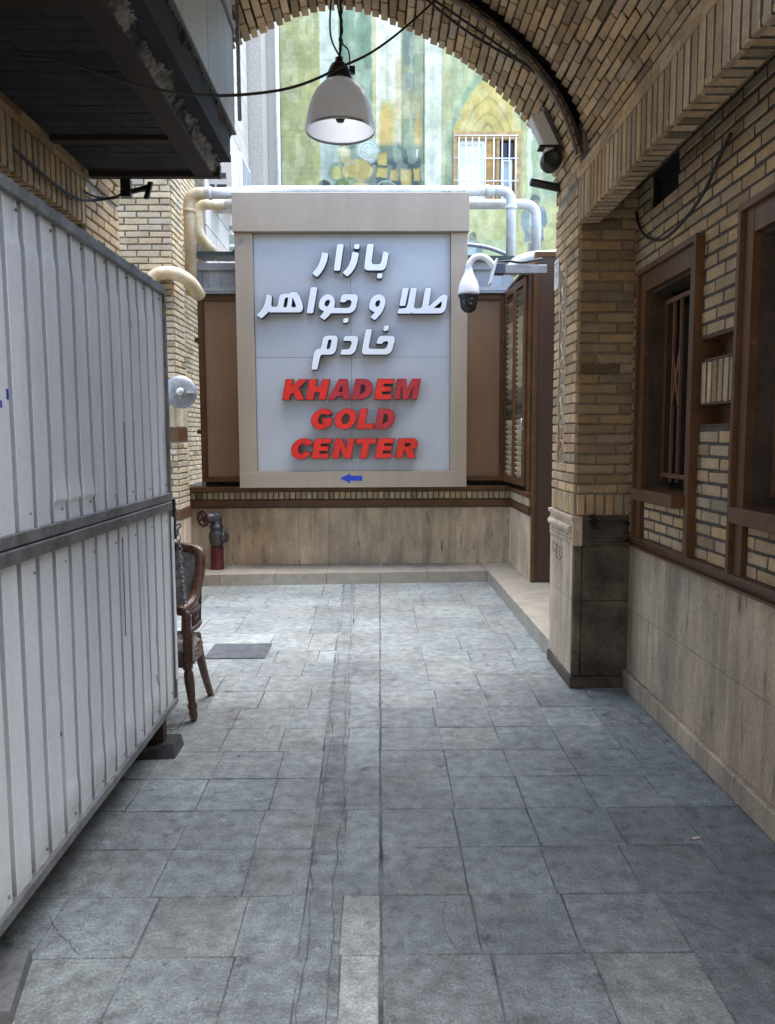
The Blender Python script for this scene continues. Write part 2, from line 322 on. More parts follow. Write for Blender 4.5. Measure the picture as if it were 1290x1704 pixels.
# ------------------------------------------------------------------ ground and paving
mb = MB(); mb.quad((-300, -300, -0.03), (300, -300, -0.03), (300, 300, -0.03), (-300, 300, -0.03)); o = mb.build('ground', M['earth']); o['kind'] = 'structure'
mb = MB(); mb.quad((-3.2, -3.0, -0.0045), (1.9, -3.0, -0.0045), (1.9, 9.0, -0.0045), (-3.2, 9.0, -0.0045))
y = -3.0; row = 0
CHX = lambda yy: -0.18 - (yy - 2.28) * 0.024          # the patched channel that runs down the alley
while y < 8.7:
    d = 0.305 if y < 5.3 else random.choice((0.3, 0.4, 0.5))
    bounds = [0.0]
    x = 0.0
    while x < 1.7: x += random.choice((0.30, 0.31, 0.30, 0.33)) if y < 5.3 else random.choice((0.3, 0.4, 0.6)); bounds.append(x)
    left = [-0.006]; ch = CHX(y + d / 2); left += [ch + 0.05, ch - 0.07]; x = ch - 0.07 - random.choice((0.2, 0.12, 0.2, 0.22))
    left.append(x)
    while x > -3.1: x -= random.choice((0.30, 0.31, 0.30, 0.29)) if y < 5.3 else random.choice((0.3, 0.4, 0.6)); left.append(x)
    for seq, sg in ((bounds, 1), (left, -1)):
        for i, (a, b) in enumerate(zip(seq, seq[1:])):
            if sg < 0 and i == 1: continue       # the channel strip itself
            lo, hi = min(a, b), max(a, b)
            gx = random.choice((0.0012, 0.0015, 0.003)); gy = random.choice((0.001, 0.0014, 0.003))
            k = random.gauss(1.0, 0.07); w = random.gauss(0, 0.012)
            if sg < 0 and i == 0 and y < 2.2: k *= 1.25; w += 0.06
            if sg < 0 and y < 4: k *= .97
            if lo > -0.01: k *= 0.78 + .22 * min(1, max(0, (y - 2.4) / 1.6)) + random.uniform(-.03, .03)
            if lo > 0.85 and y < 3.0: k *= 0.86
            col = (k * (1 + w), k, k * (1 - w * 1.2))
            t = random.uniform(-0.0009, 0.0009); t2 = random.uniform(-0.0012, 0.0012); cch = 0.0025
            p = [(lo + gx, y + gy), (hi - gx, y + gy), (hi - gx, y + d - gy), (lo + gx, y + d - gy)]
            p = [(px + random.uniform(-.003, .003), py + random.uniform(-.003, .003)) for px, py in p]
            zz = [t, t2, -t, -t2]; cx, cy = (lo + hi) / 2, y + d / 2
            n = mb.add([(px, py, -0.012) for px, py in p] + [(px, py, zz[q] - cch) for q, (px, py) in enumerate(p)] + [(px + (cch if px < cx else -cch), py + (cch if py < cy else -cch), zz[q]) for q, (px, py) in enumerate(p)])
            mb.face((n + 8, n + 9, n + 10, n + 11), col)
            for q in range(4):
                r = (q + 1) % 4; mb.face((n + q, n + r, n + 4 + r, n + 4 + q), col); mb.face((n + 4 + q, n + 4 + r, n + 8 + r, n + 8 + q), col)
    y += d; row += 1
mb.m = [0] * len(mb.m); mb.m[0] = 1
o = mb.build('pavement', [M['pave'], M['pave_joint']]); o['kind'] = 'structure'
# cement channel: a strip of patches with a ragged crack on either side
mb = MB(); ys = np.arange(-1.0, 8.4, 0.035)
def walk(seed, amp, sm):
    r = np.random.default_rng(seed).normal(0, 1, len(ys) + 60); k = np.exp(-np.linspace(-2, 2, sm) ** 2); return amp * np.convolve(r, k / np.sqrt((k ** 2).sum()), 'same')[:len(ys)]
ea, eb, cc_ = walk(1, .010, 9), walk(2, .010, 9), walk(3, .012, 31); hh_ = walk(4, .0007, 3); pr = None
for i, yy in enumerate(ys):
    c = CHX(yy) - 0.01 + cc_[i] * .3; a, b = c - 0.062, c + 0.062
    n = mb.add([(a - 0.004, yy, -0.008), (a + .003, yy, -.0025), ((a * 2 + b) / 3, yy, 0.0012 + hh_[i]), ((a + 2 * b) / 3, yy, 0.0008 - hh_[i]), (b - .003, yy, -.0022), (b + 0.004, yy, -0.008)])
    if pr is not None:
        k = 0.84 + .5 * hh_[i] / .004 + .1 * math.sin(yy * 1.3)
        for q in range(5): mb.face((pr + q, pr + q + 1, n + q + 1, n + q), (k, k * 1.0, k * 1.01))
    pr = n
for wk, off_ in ((ea, -.045), (eb, .035)):
    pr = None; ww = np.abs(walk(int(off_ * 1000) % 97, .0011, 2)) + .0007; wk = walk(int(off_ * 1000) % 89, .006, 21) + walk(int(off_ * 1000) % 83, .0022, 2)
    for i, yy in enumerate(ys):
        c = CHX(yy) - .01 + off_ + wk[i] * 1.1; n = mb.add([(c - ww[i], yy, .0022), (c + ww[i], yy, .0022)])
        if pr is not None and ww[i] > 0: mb.face((pr, pr + 1, n + 1, n), (1, 1, 1), 1)
        pr = n
o = mb.build('pavement_channel', [M['pave'], M['crack']]); o['kind'] = 'structure'

# hairline cracks across the slabs
CR = [[(1.415, 4.171), (1.425, 4.034), (1.433, 3.89), (1.442, 3.785), (1.439, 3.657), (1.431, 3.544)], [(0.637, 3.453), (0.761, 3.47), (0.856, 3.455), (0.993, 3.492), (1.093, 3.497), (1.258, 3.52), (1.448, 3.53), (1.489, 3.489), (1.501, 3.385)], [(1.251, 4.128), (1.26, 3.943), (1.267, 3.589)], [(0.211, 2.45), (0.196, 2.322), (0.227, 2.206)], [(-1.089, 2.391), (-1.028, 2.313), (-0.958, 2.248), (-0.913, 2.197)], [(-0.233, 6.104), (-0.23, 5.121), (-0.23, 4.51)], [(0.988, 6.483), (1.015, 5.881), (0.981, 5.305)]]
mb = MB()
for c_ in CR:
    pts = smoothpts([(a, b, 0) for a, b in c_], 6); pr = None
    for i, p in enumerate(pts):
        t = (pts[min(i + 1, len(pts) - 1)] - pts[max(i - 1, 0)]).normalized(); sdv = Vector((t.y, -t.x, 0)); w_ = random.uniform(.0006, .0019) * (.4 if i in (0, len(pts) - 1) else 1); p = p + sdv * random.gauss(0, .003)
        n = mb.add([p + sdv * w_ + Z_ * .0021, p - sdv * w_ + Z_ * .0021])
        if pr is not None: mb.face((pr, pr + 1, n + 1, n))
        pr = n
o = mb.build('pavement_crack', M['crack']); o['kind'] = 'structure'
mb = MB()
for q in range(170):
    xx = random.choice((random.uniform(-1.0, 1.45), 1.47 - abs(random.gauss(0, .06)), 0.004 + random.gauss(0, .012))); yy = random.uniform(1.7, 7.9) if xx < 1.1 else random.uniform(1.7, 4.6); r = random.uniform(.0012, .004); k = random.uniform(.4, 1.3)
    mb.obox((xx, yy, r * .8), Vector((math.cos(q), math.sin(q), 0)), Vector((-math.sin(q), math.cos(q), 0)), Z_, r, r * random.uniform(.5, 1), r * .7, (k, k, k * .95), ch=r * .25)
o = mb.build('grit', M['concrete']); o['kind'] = 'stuff'
# kerb
mb = MB()
fl, fr = 8.03, 8.19
def kq(x0, x1, y0a, y0b, y1, z1, k):
    mb.hexa([(x0, y0a, -0.05), (x1, y0b, -0.05), (x1, y1, -0.05), (x0, y1, -0.05), (x0, y0a, z1), (x1, y0b, z1), (x1, y1, z1), (x0, y1, z1)], (k, k, k))
x = -2.4
while x < 1.16:
    x1 = min(1.16, x + random.uniform(0.5, 0.75)); fy = lambda q: fl + (fr - fl) * (q + 1.95) / 3.1
    kq(x + 0.002, x1 - 0.002, fy(x), fy(x1), 8.76, 0.12 + random.uniform(-.002, .002), random.uniform(0.88, 1.08)); x = x1
y = 5.27
while y < 8.7:
    y1 = min(8.76, y + random.uniform(0.55, 0.8)); k = random.uniform(0.9, 1.1)
    mb.hexa([(1.16 + 0.03 * (8.3 - y) / 3, y + .002, -.05), (1.8, y + .002, -.05), (1.8, y1 - .002, -.05), (1.16 + 0.03 * (8.3 - y1) / 3, y1 - .002, -.05)] + [(1.16 + 0.03 * (8.3 - y) / 3, y + .002, .12), (1.8, y + .002, .12), (1.8, y1 - .002, .12), (1.16 + 0.03 * (8.3 - y1) / 3, y1 - .002, .12)], (k, k, k)); y = y1
o = mb.build('kerb', M['stone']); o['kind'] = 'structure'

bb = thing('rear_light_blocker', 'plain tall brick block added unseen behind the viewer to cut light', 'house', (0, -4, 0))
mb = MB(); mb.box(-6, 6, -5, -3.2, 0, 7); mb.build('house_wall', M['brick'], bb)  # unseen block, added to hold back light from behind
# ------------------------------------------------------------------ right passage wall
WX = 1.53
rw = thing('passage_wall', 'tan brick wall with travertine dado and brown framed windows beside the passage', 'wall', (WX, 3.0, 0))
YA, YB = 0.3, 4.66          # extent along the passage
W1 = (3.67, 4.50); W2 = (2.42, 3.25); W3 = (1.17, 2.00)
holes = []
for a, b in (W1, W2, W3): holes.append((a - YA, b - YA, -0.01, 1.515))
for a, b in ((3.25, 3.67), (2.0, 2.42)):
    holes += [(a - YA, b - YA, 1.6 - .97, 2.01 - .97)]
holes.append((4.02 - YA, 4.43 - YA, 2.80 - 0.97, 2.98 - 0.97))
mb = MB(); brickwork(mb, (WX, YA, 0.97), Y_, Z_, -X_, YB - YA, 2.2, L=0.19, H=0.049, J=0.0125, depth=0.014, holes=holes, v=0.09)
mb.build('brickwork', M['brick'], rw)
for a, b in (W1, W2, W3):
    mb = MB(); brickwork(mb, (WX, a + .11, 0.97), Y_, Z_, -X_, b - a - .22, 0.23, L=0.17, H=0.048, J=0.012, depth=0.014, v=0.1); mb.build('brick_infill', M['brick'], rw)
for a, b in ((3.25, 3.67), (2.0, 2.42)):                                # soldier courses between the two brown boxes
    mbs = MB(); x = a + 0.012
    while x < b - 0.03:
        brick(mbs, Vector((WX, 0, 0)), Y_, Z_, -X_, x, x + 0.044, 1.702, 1.893, 0.0135, col=bcol(0.1)); x += 0.0585
    mbs.build('soldier_course', M['brick'], rw)
mb = MB()
plate(mb, (WX - 0.0115, YA, 0.96), Y_, Z_, YB - YA, 2.24, holes=[(a - YA + .1, b - YA - .1, 1.22 - .96, 2.40 - .96) for a, b in (W1, W2, W3)] + [(a - YA, b - YA, z0 - .96, z1 - .96) for a, b in ((3.25, 3.67), (2.0, 2.42)) for z0, z1 in ((1.605, 1.695), (1.905, 2.0))] + [(4.02 - YA, 4.43 - YA, 2.80 - .96, 2.98 - .96)])
mb.build('mortar_bed', M['mortar'], rw)
mb = MB()                                                                # dado of tall travertine slabs
y = YA
while y < YB:
    y1 = min(YB, y + random.choice((0.30, 0.34, 0.42, 0.55))); k = random.uniform(0.82, 1.14); w = random.uniform(-.04, .04)
    for z0, z1 in ((0.115, 0.50), (0.503, 0.90)):
        k2 = k * random.uniform(0.95, 1.05)
        mb.box(WX - 0.004 - random.uniform(0, .002), WX + 0.05, y + 0.0009, y1 - 0.0009, z0, z1 - .0, (k2 * (1 + w), k2, k2 * (1 - w)), ch=0.0008)
    y = y1
mb.build('stone_dado', M['trav'], rw)
mb = MB(); y = YA
while y < YB:
    y1 = min(YB, y + random.uniform(0.5, 0.7)); k = random.uniform(0.75, 1.0)
    mb.box(WX - 0.03, WX + 0.03, y + .001, y1 - .001, 0, 0.112, (k, k, k), ch=0.006); y = y1
mb.build('skirting', M['trav'], rw)
mb = MB()                                                                # brown channel ledge above the dado
mb.box(WX - 0.045, WX + 0.04, YA, YB - .005, 0.902, 0.914); mb.box(WX - 0.02, WX + 0.04, YA, YB - .005, 0.9145, 0.955); mb.box(WX - 0.045, WX + 0.04, YA, YB - .005, 0.9555, 0.967)
mb.build('ledge_channel', M['brown'], rw)
for a, b in ((3.25, 3.67), (2.0, 2.42)):
    for z0, z1 in ((1.605, 1.695), (1.905, 2.0)):
        mb = MB(); t = 0.006
        mb.box(WX - 0.016, WX + 0.08, a, b, z0 - t, z0); mb.box(WX - 0.016, WX + 0.08, a, b, z1, z1 + t)
        mb.box(WX - 0.012, WX + 0.08, a, a + t, z0, z1); mb.box(WX - 0.012, WX + 0.08, b - t, b, z0, z1); mb.box(WX + 0.07, WX + 0.08, a + t, b - t, z0, z1)
        mb.build('brown_niche', M['brown'], rw)
for (a, b) in (W1, W2, W3):
    mb = MB(); zt = 2.48; e = 0.001
    for s0, s1 in ((a, a + 0.10), (b - 0.10, b)):                         # posts: a flange and a deeper web
        mb.box(WX - 0.035, WX + 0.05, s0, s1, 0.9675, zt); 
    mb.box(WX - 0.033, WX + 0.05, a + 0.1005, b - 0.1005, 2.36, zt - .002)
    mb.box(WX - 0.055, WX - 0.0355, a, a + 0.025, 0.9675, zt + .01); mb.box(WX - 0.055, WX - 0.0355, b - 0.025, b, 0.9675, zt + .01); mb.box(WX - 0.055, WX - 0.0355, a + .0255, b - 0.0255, zt - 0.02, zt + .009)
    wf = mb.build('window', M['brown'], rw)
    mb = MB()                                                            # reveal, lined in stone
    for s0, s1 in ((a + 0.1005, a + 0.115), (b - 0.115, b - 0.1005)): mb.box(WX + 0.0, WX + 0.25, s0, s1, 1.263, 2.36)
    mb.box(WX + 0.0, WX + 0.25, a + 0.1155, b - 0.1155, 2.345, 2.3595)
    mb.build('reveal', M['reveal'], wf)
    mb = MB(); mb.box(WX - 0.095, WX + 0.25, a + 0.101, b - 0.101, 1.195, 1.262, ch=0.004); mb.build('sill', M['brown'], wf)
    mb = MB(); mb.box(WX + 0.125, WX + 0.135, a + .1155, b - .1155, 1.2625, 2.344); mb.build('pane', M['glassdark'], wf)
    mb = MB(); gx = WX + 0.075; c = (a + b) / 2; g0, g1 = a + 0.115, b - 0.115
    for yy in (g0 + 0.01, c - 0.16, c - .06, c + 0.06, c + 0.16, g1 - 0.01): mb.box(gx - .007, gx + .007, yy - .007, yy + .007, 1.30, 2.30)
    for zz in (1.335, 2.29): mb.box(gx - .0065, gx + .0065, g0, g1, zz - .012, zz + .012)
    for sg in (-1, 1):
        for yc in (c - .11, c + .11):
            mb.sweep([(gx - .004, yc - sg * .05, 1.70), (gx - .004, yc, 1.86), (gx - .004, yc + sg * .05, 2.02)], 0.006, 5)
    mb.build('grille', M['brown_g'], wf)
mb = MB(); mb.box(WX + .04, WX + .05, 4.0, 4.45, 2.78, 3.0); mb.box(WX - .003, WX + .04, 4.03, 4.42, 2.975, 2.99); mb.box(WX + .0025, WX + .1, 4.42, 4.43, 2.80, 2.98, (1, 1, 1)); mb.box(WX + .0025, WX + .1, 4.02, 4.03, 2.80, 2.98); mb.build('vent_opening', M['soot'], rw)
mb = MB(); mb.box(WX + .26, WX + .5, -0.2, YB, 0, 3.6); mb.box(WX - .003, WX + .26, YA - .5, YA, 0, 3.4); mb.build('wall_core', M['mortar'], rw)
mb = MB()
pts = [(1.500, 3.40, 2.83), (1.49, 3.50, 2.75), (1.485, 3.60, 2.67), (1.48, 3.74, 2.612), (1.475, 3.95, 2.57), (1.475, 4.15, 2.575), (1.485, 4.40, 2.66), (1.50, 4.56, 2.76), (1.50, 4.62, 2.85)]
mb.sweep(smoothpts(pts), 0.0085, 6); tag(mb.build('loose_cable', M['cable']), 'black cable sagging across the brick above the brown window', 'cable')

# ------------------------------------------------------------------ the archway: piers, lintels, vault, rib
CXA = -0.265
arch = thing('brick_archway', 'tan brick archway vaulting over the passage on two piers', 'archway', (CXA, 4.97, 0))
half = [(0, 4.306), (.154, 4.286), (.278, 4.248), (.387, 4.204), (.515, 4.145), (.715, 4.041), (.915, 3.905), (1.118, 3.727), (1.229, 3.603), (1.322, 3.475), (1.401, 3.30), (1.438, 3.17), (1.445, 3.07)]
prof = [(-u, z) for u, z in half[::-1]] + half[1:]
pv = np.array(smoothpts([(u, 0, z) for u, z in prof], 8))[:, [0, 2]]
sl = np.concatenate([[0], np.cumsum(np.linalg.norm(np.diff(pv, axis=0), axis=1))]); SLEN = sl[-1]
def arc(s):
    s = max(0, min(SLEN, s)); x = np.interp(s, sl, pv[:, 0]); z = np.interp(s, sl, pv[:, 1])
    e = 0.04; x1, z1 = np.interp(min(SLEN, s + e), sl, pv[:, 0]), np.interp(min(SLEN, s + e), sl, pv[:, 1]); x0, z0 = np.interp(max(0, s - e), sl, pv[:, 0]), np.interp(max(0, s - e), sl, pv[:, 1])
    T = Vector((x1 - x0, 0, z1 - z0)).normalized(); Nn = Vector((T.z, 0, -T.x))      # towards the inside of the vault
    return Vector((CXA + x, 0, z)), T, Nn
def arch_bricks(mb, y0, y1, off, pitch, joint, L, rise, tooth, v=0.14):
    s = 0.0; k = 0
    n = int(SLEN / pitch); pitch = SLEN / n
    for i in range(n):
        P, T, Nn = arc((i + 0.5) * pitch + random.uniform(-.0025, .0025))
        O = P - Nn * (off + random.uniform(-.003, .003)); y1_ = y1 + random.uniform(-.012, .006)
        y = y0 - (0 if k % 2 == 0 else L * 0.5) + random.uniform(-.015, .015)
        while y < y1 - 0.015:
            a, b = max(y, y0), min(y + L, y1_)
            if b - a > 0.03:
                w = (pitch - joint) / 2
                sg = 1 if P.x > CXA else -1
                # the course leans: the edge towards the crown stands proud
                brick(mb, O + Nn * (rise + random.uniform(-.003, .003)), Y_, T, Nn, a + .004, b - .004, -w, w, 0.0, ch=0.004, jit=0.003, col=bcol(v, 0.05, 0.10), tilt=-tooth * (1 if sg > 0 else -1))
            y += L + 0.006
        k += 1
def arch_shell(mb, y0, y1, off, n=64):
    pr = None
    for i in range(n + 1):
        P, T, Nn = arc(SLEN * i / n); Q = P - Nn * off
        k = mb.add([Q + Y_ * y0, Q + Y_ * y1])
        if pr is not None: mb.face((pr, k, k + 1, pr + 1))
        pr = k
mb = MB(); arch_bricks(mb, 4.66, 5.29, 0.0, 0.058, 0.0135, 0.205, 0.0, 0.006); mb.build('arch_rib', M['brick'], arch)
mb = MB(); arch_shell(mb, 4.66, 5.265, 0.032)
mb.build('rib_backing', M['mortar'], arch)
VY0 = 1.7
mb = MB(); arch_bricks(mb, VY0, 4.65, 0.055, 0.051, 0.0125, 0.205, 0.0, 0.010); mb.build('vault', M['brick'], arch)
mb = MB(); arch_shell(mb, VY0, 4.66, 0.075); arch_shell(mb, VY0 + .01, 5.26, 0.16)
mb.build('vault_backing', M['mortar'], arch)
# conduit strip along the near edge of the rib, with two slack cables
mb = MB(); pts = []
for i in range(41):
    P, T, Nn = arc(SLEN * (0.02 + 0.95 * i / 40)); pts.append(P + Nn * 0.012 + Y_ * 4.655)
for A, B in zip(pts, pts[1:]):
    d = (B - A); n_ = Vector((d.z, 0, -d.x)).normalized()
    mb.obox((A + B) / 2, d.normalized(), Y_, n_, d.length / 2 + .002, 0.016, 0.008, (1, 1, 1))
mb.build('conduit_strip', M['strip'], arch)
mb = MB()
for dy, dn, f0, f1 in ((0.05, 0.03, 0.58, 0.84), (0.09, 0.05, 0.60, 0.83)):
    pts = []
    for i in range(25):
        t = i / 24; P, T, Nn = arc(SLEN * (f0 + (f1 - f0) * t)); pts.append(P + Nn * (0.02 + dn * math.sin(math.pi * t)) + Y_ * (4.66 + dy * math.sin(math.pi * t)))
    mb.sweep(pts, 0.008, 5)
mb.build('conduit_cable', M['cable'], arch)
# lintels with a soldier course, two stretcher courses above
for xf, sg, ya, yb in ((1.18, 1, 0.3, 4.66), (-1.71, -1, 0.3, 4.66)):
    mb = MB(); N_ = -X_ * sg
    y = ya
    while y < yb - 0.02:
        brick(mb, Vector((xf, 0, 0)), Y_, Z_, N_, y, min(y + 0.050, yb), 2.788, 3.035, 0.0145, col=bcol(0.12)); y += 0.068
    for r in range(2):
        brickwork(mb, (xf + sg * (.002 + .01 * r), ya, 3.045 + r * .05), Y_, Z_, N_, yb - ya, 0.045, L=0.21, H=0.042, J=0.008, depth=0.01, off=r * .1)
    y = ya
    while y < yb - 0.02:                                                  # soffit headers
        brick(mb, Vector((0, 0, 2.802)), Y_, X_ * sg, -Z_, y, min(y + 0.050, yb), xf * sg - 0.013, abs(xf) + 0.112, 0.010, col=bcol(0.14)); y += 0.068
    mb.build('lintel', M['brick'], arch)
    mb = MB(); x0, x1 = sorted((xf - sg * 0.0115, xf + sg * .108)); mb.box(x0, x1, ya, yb - .005, 2.7945, 3.037); x0, x1 = sorted((xf + sg * .108, xf + sg * .7)); mb.box(x0, x1, ya, yb + .4, 3.16, 3.24); mb.box(*sorted((xf + sg * .012, xf + sg * .108)), ya, yb - .005, 3.0375, 3.159); mb.build('lintel_core', M['mortar'], arch)
# piers
for xf, sg in ((1.18, 1), (-1.71, -1)):
    N_ = -X_ * sg; W_ = 0.36
    mb = MB()
    ts = [(4.93 - 4.66, 5.12 - 4.66, 1.37 - 1.21, 2.63 - 1.21)] if sg > 0 else []
    brickwork(mb, (xf + sg * .012, 4.672, 1.21), Y_, Z_, N_, 0.60, 1.86, L=0.20, H=0.051, J=0.010, depth=0.012, holes=ts)
    brickwork(mb, (xf + (0.012 if sg > 0 else -W_ - .012), 4.672, 1.21), X_, Z_, -Y_, W_ + .0, 1.93, L=0.235, H=0.050, J=0.010, depth=0.012, v=0.16, g=0.68)  # front bricks darkened in colour for shade as well as grime
    for k in range(10): brick(mb, Vector((xf + sg * .012, 0, 0)), Y_, Z_, N_, 4.68 + k * .0598, 4.68 + k * .0598 + .048, 1.075, 1.20, 0.012, col=bcol(0.1))
    for k in range(6):
        xx = (xf + .02 if sg > 0 else xf - W_ + .0) + k * .0585
        brick(mb, Vector((0, 4.672, 0)), X_, Z_, -Y_, xx, xx + .046, 1.075, 1.20, 0.012, col=bcol(0.12))
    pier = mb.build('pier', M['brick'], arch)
    x0, x1 = sorted((xf + sg * .014, xf + sg * (W_ + .1)))
    mb = MB(); mb.box(x0, x1, 4.674, 5.26, 0.0, 3.4); mb.build('pier_core', M['mortar_pale'], pier)
    mbl = MB(); mb = MB()                                                             # stone base: plinth, slabs, corner bead
    X0, X1 = sorted((xf, xf + sg * W_))
    for z0, z1 in ((0.075, 0.545), (0.548, 0.885)):
        if sg > 0:
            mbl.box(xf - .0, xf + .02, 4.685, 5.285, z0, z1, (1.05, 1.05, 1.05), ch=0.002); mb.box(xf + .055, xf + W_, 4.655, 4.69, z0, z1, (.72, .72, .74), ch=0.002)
        else:
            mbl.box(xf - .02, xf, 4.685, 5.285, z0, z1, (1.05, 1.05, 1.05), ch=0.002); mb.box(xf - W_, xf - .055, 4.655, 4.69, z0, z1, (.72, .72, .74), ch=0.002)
    xs0, xs1 = sorted((xf + sg * .001, xf + sg * .052)); mb.box(xs0, xs1, 4.648, 4.684, 0.075, 0.885, (.95, .95, .95), ch=0.006)
    xs0, xs1 = sorted((xf - sg * .012, xf + sg * W_)); mb.box(xs0, xs1, 4.636, 5.287, 0, 0.073, (.6, .6, .6), ch=0.005)
    mb.build('stone_base', M['trav_dark'], pier); mbl.build('stone_facing', M['trav'], pier)
    mbl = MB(); mb = MB(); k = (1.0, 1.0, 1.0)                                        # capital: fillets and a half-round
    xa, xb = xf - sg * .018, xf + sg * .05
    xs0, xs1 = sorted((xa, xb)); mbl.box(xs0, xs1, 4.640, 5.287, 1.042, 1.068, k, ch=.003)
    xs0, xs1 = sorted((xa + sg * .014, xb)); mbl.box(xs0, xs1, 4.6455, 5.285, 0.888, 1.0415, k)
    for z0, r in ((0.985, 0.026), (0.935, 0.010), (0.912, 0.010)):
        mbl.sweep([(xa + sg * .014, 4.68, z0), (xa + sg * .014, 5.25, z0)], r, 12, k)
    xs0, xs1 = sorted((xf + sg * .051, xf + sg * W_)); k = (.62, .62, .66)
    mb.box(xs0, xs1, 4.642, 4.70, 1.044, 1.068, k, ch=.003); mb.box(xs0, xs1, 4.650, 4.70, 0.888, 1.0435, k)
    for z0, r in ((0.925, 0.012), (0.905, 0.008), (1.03, .008)): mb.sweep([(xs0 + .06, 4.650, z0), (xs1, 4.650, z0)], r, 10, k)
    mb.build('capital', M['trav_dark'], pier); mbl.build('capital_facing', M['trav'], pier)
    if sg > 0:
        mb = MB()                                                         # carved tile strip with a running scroll
        mb.box(xf + .004, xf + .03, 4.935, 5.115, 1.375, 2.625, (.62, .6, .58))
        for yy in (4.94, 5.11): mb.box(xf - .004, xf + .02, yy - .008, yy + .008, 1.375, 2.625, (1.15, 1.1, 1.0))
        for q in range(7):
            zc = 1.47 + q * 0.176; d = 1 if q % 2 else -1
            sp = [(xf + .003, 5.025 + d * (0.062 * math.cos(a) * (1 - a / 9)), zc + 0.07 * math.sin(a) * (1 - a / 9)) for a in np.linspace(0, 6.6, 22)]
            colr = (1.3, 1.25, 1.15) if q else (1.3, .75, .6)
            mb.sweep(sp, 0.008, 5, colr); mb.sweep([(xf + .003, 5.025 - d * .06, zc + .02), (xf + .003, 5.025, zc + .09), (xf + .003, 5.025 + d * .06, zc + .15)], 0.006, 5, colr)
        mb.build('carved_strip', M['tile'], pier)
# soot and graffiti scratches on the near pier
mb = MB()
for k in range(150):
    xx, zz = 1.30 + random.gauss(0, .013), 1.035 + random.gauss(0, .022); r = random.uniform(.0015, .0055)
    n = mb.add([(xx + r * math.cos(a), 4.6385 - k * .00001, zz + r * 1.4 * math.sin(a)) for a in np.linspace(0, 2 * math.pi, 9)[:-1]]); mb.face(range(n, n + 8))
mb.build('soot_stain', M['soot'], arch)
mb = MB()
for st in ([(5.20, .86), (5.19, .80), (5.16, .79), (5.13, .81)], [(5.12, .845), (5.02, .845)], [(5.10, .86), (5.10, .77), (5.06, .76)], [(5.03, .84), (5.00, .82), (5.03, .80), (4.98, .78), (5.0, .755), (5.04, .76)], [(4.95, .85), (4.935, .80), (4.95, .77)], [(5.17, .84), (5.14, .85)]):
    mb.sweep(smoothpts([(1.1795, a, b - .01) for a, b in st], 4), 0.0022, 4)
mb.build('scratched_scrawl', M['beam_brown'], arch)
# outer face, and an unseen slab added above the vault to block light
mb = MB(); pr = None
for i in range(49):
    P, T, Nn = arc(SLEN * i / 48); Q = P - Nn * 0.02; n = mb.add([(Q.x, 5.262, Q.z), (Q.x, 5.262, 4.78)])
    if pr is not None: mb.face((pr, n, n + 1, pr + 1))
    pr = n
mb.quad((1.18, 5.262, 3.07), (2.6, 5.262, 3.07), (2.6, 5.262, 4.78), (1.18, 5.262, 4.78)); mb.quad((-1.71, 5.262, 3.07), (-3.4, 5.262, 3.07), (-3.4, 5.262, 4.78), (-1.71, 5.262, 4.78))
mb.box(-3.4, 2.6, VY0, 5.26, 4.6, 4.78)
pr = None
for i in range(49):
    P, T, Nn = arc(SLEN * i / 48); Q = P - Nn * 0.03; n = mb.add([(Q.x, VY0 - .002, Q.z), (Q.x, VY0 - .002, 4.78)])
    if pr is not None: mb.face((pr, n, n + 1, pr + 1))
    pr = n
mb.quad((1.18, VY0 - .002, 3.07), (2.6, VY0 - .002, 3.07), (2.6, VY0 - .002, 4.78), (1.18, VY0 - .002, 4.78)); mb.quad((-1.71, VY0 - .002, 3.07), (-3.4, VY0 - .002, 3.07), (-3.4, VY0 - .002, 4.78), (-1.71, VY0 - .002, 4.78))
mb.build('spandrel', M['brick'], arch)

# left passage wall (seen above the hoarding only)
lw = thing('side_wall', 'shaded brick wall behind the white sheet metal hoarding', 'wall', (-2.05, 2.5, 0))
mb = MB(); brickwork(mb, (-2.05, 0.3, 0.0), Y_, Z_, X_, 4.36, 2.8, L=0.21, H=0.062, J=0.012, depth=0.014); mb.build('brickwork', M['brick'], lw)
mb = MB(); mb.box(-2.4, -2.052, -0.2, 5.2, 0, 3.6); mb.build('wall_core', M['mortar'], lw)

# ------------------------------------------------------------------ overhanging bay at upper left
bay = thing('overhanging_bay', 'dark overhanging bay with crumbling plaster edge and pale metal fascia', 'bay', (-1.3, 3.0, 3.1))
BY0, BY1 = 2.55, 4.72
mb = MB()
# soffit: narrow painted boards
y = BY0; k = 0
while y < BY1:
    y1 = min(BY1, y + 0.085); xo = -1.70
    while xo < -0.98:
        x1 = min(-0.98, xo + random.uniform(.2, .26)); v = random.uniform(0.8, 1.25)
        zj = random.uniform(-.002, .002)
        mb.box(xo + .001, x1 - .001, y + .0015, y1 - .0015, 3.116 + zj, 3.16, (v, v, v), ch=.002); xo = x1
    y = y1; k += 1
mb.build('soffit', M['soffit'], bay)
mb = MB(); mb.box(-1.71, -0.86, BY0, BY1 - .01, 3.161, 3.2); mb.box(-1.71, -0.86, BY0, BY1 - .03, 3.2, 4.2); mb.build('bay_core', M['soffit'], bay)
mb = MB(); mb.box(-1.08, -0.97, BY0, BY1 - .001, 3.088, 3.118, ch=.003); mb.box(-1.70, -1.081, 4.18, 4.235, 3.092, 3.117, ch=.003); mb.box(-1.70, -0.93, BY1, BY1 + .05, 3.085, 3.16, ch=.003); mb.box(-1.70, -1.081, 2.9, 2.96, 3.092, 3.117, ch=.003)
mb.build('steel_beam', M['beam_brown'], bay)
mb = MB()                                                                 # broken plaster edge: a rough sloping strip
ny, ns = 130, 10; base = None
gr = RNG.normal(0, 1, (ny + 1, ns + 1))
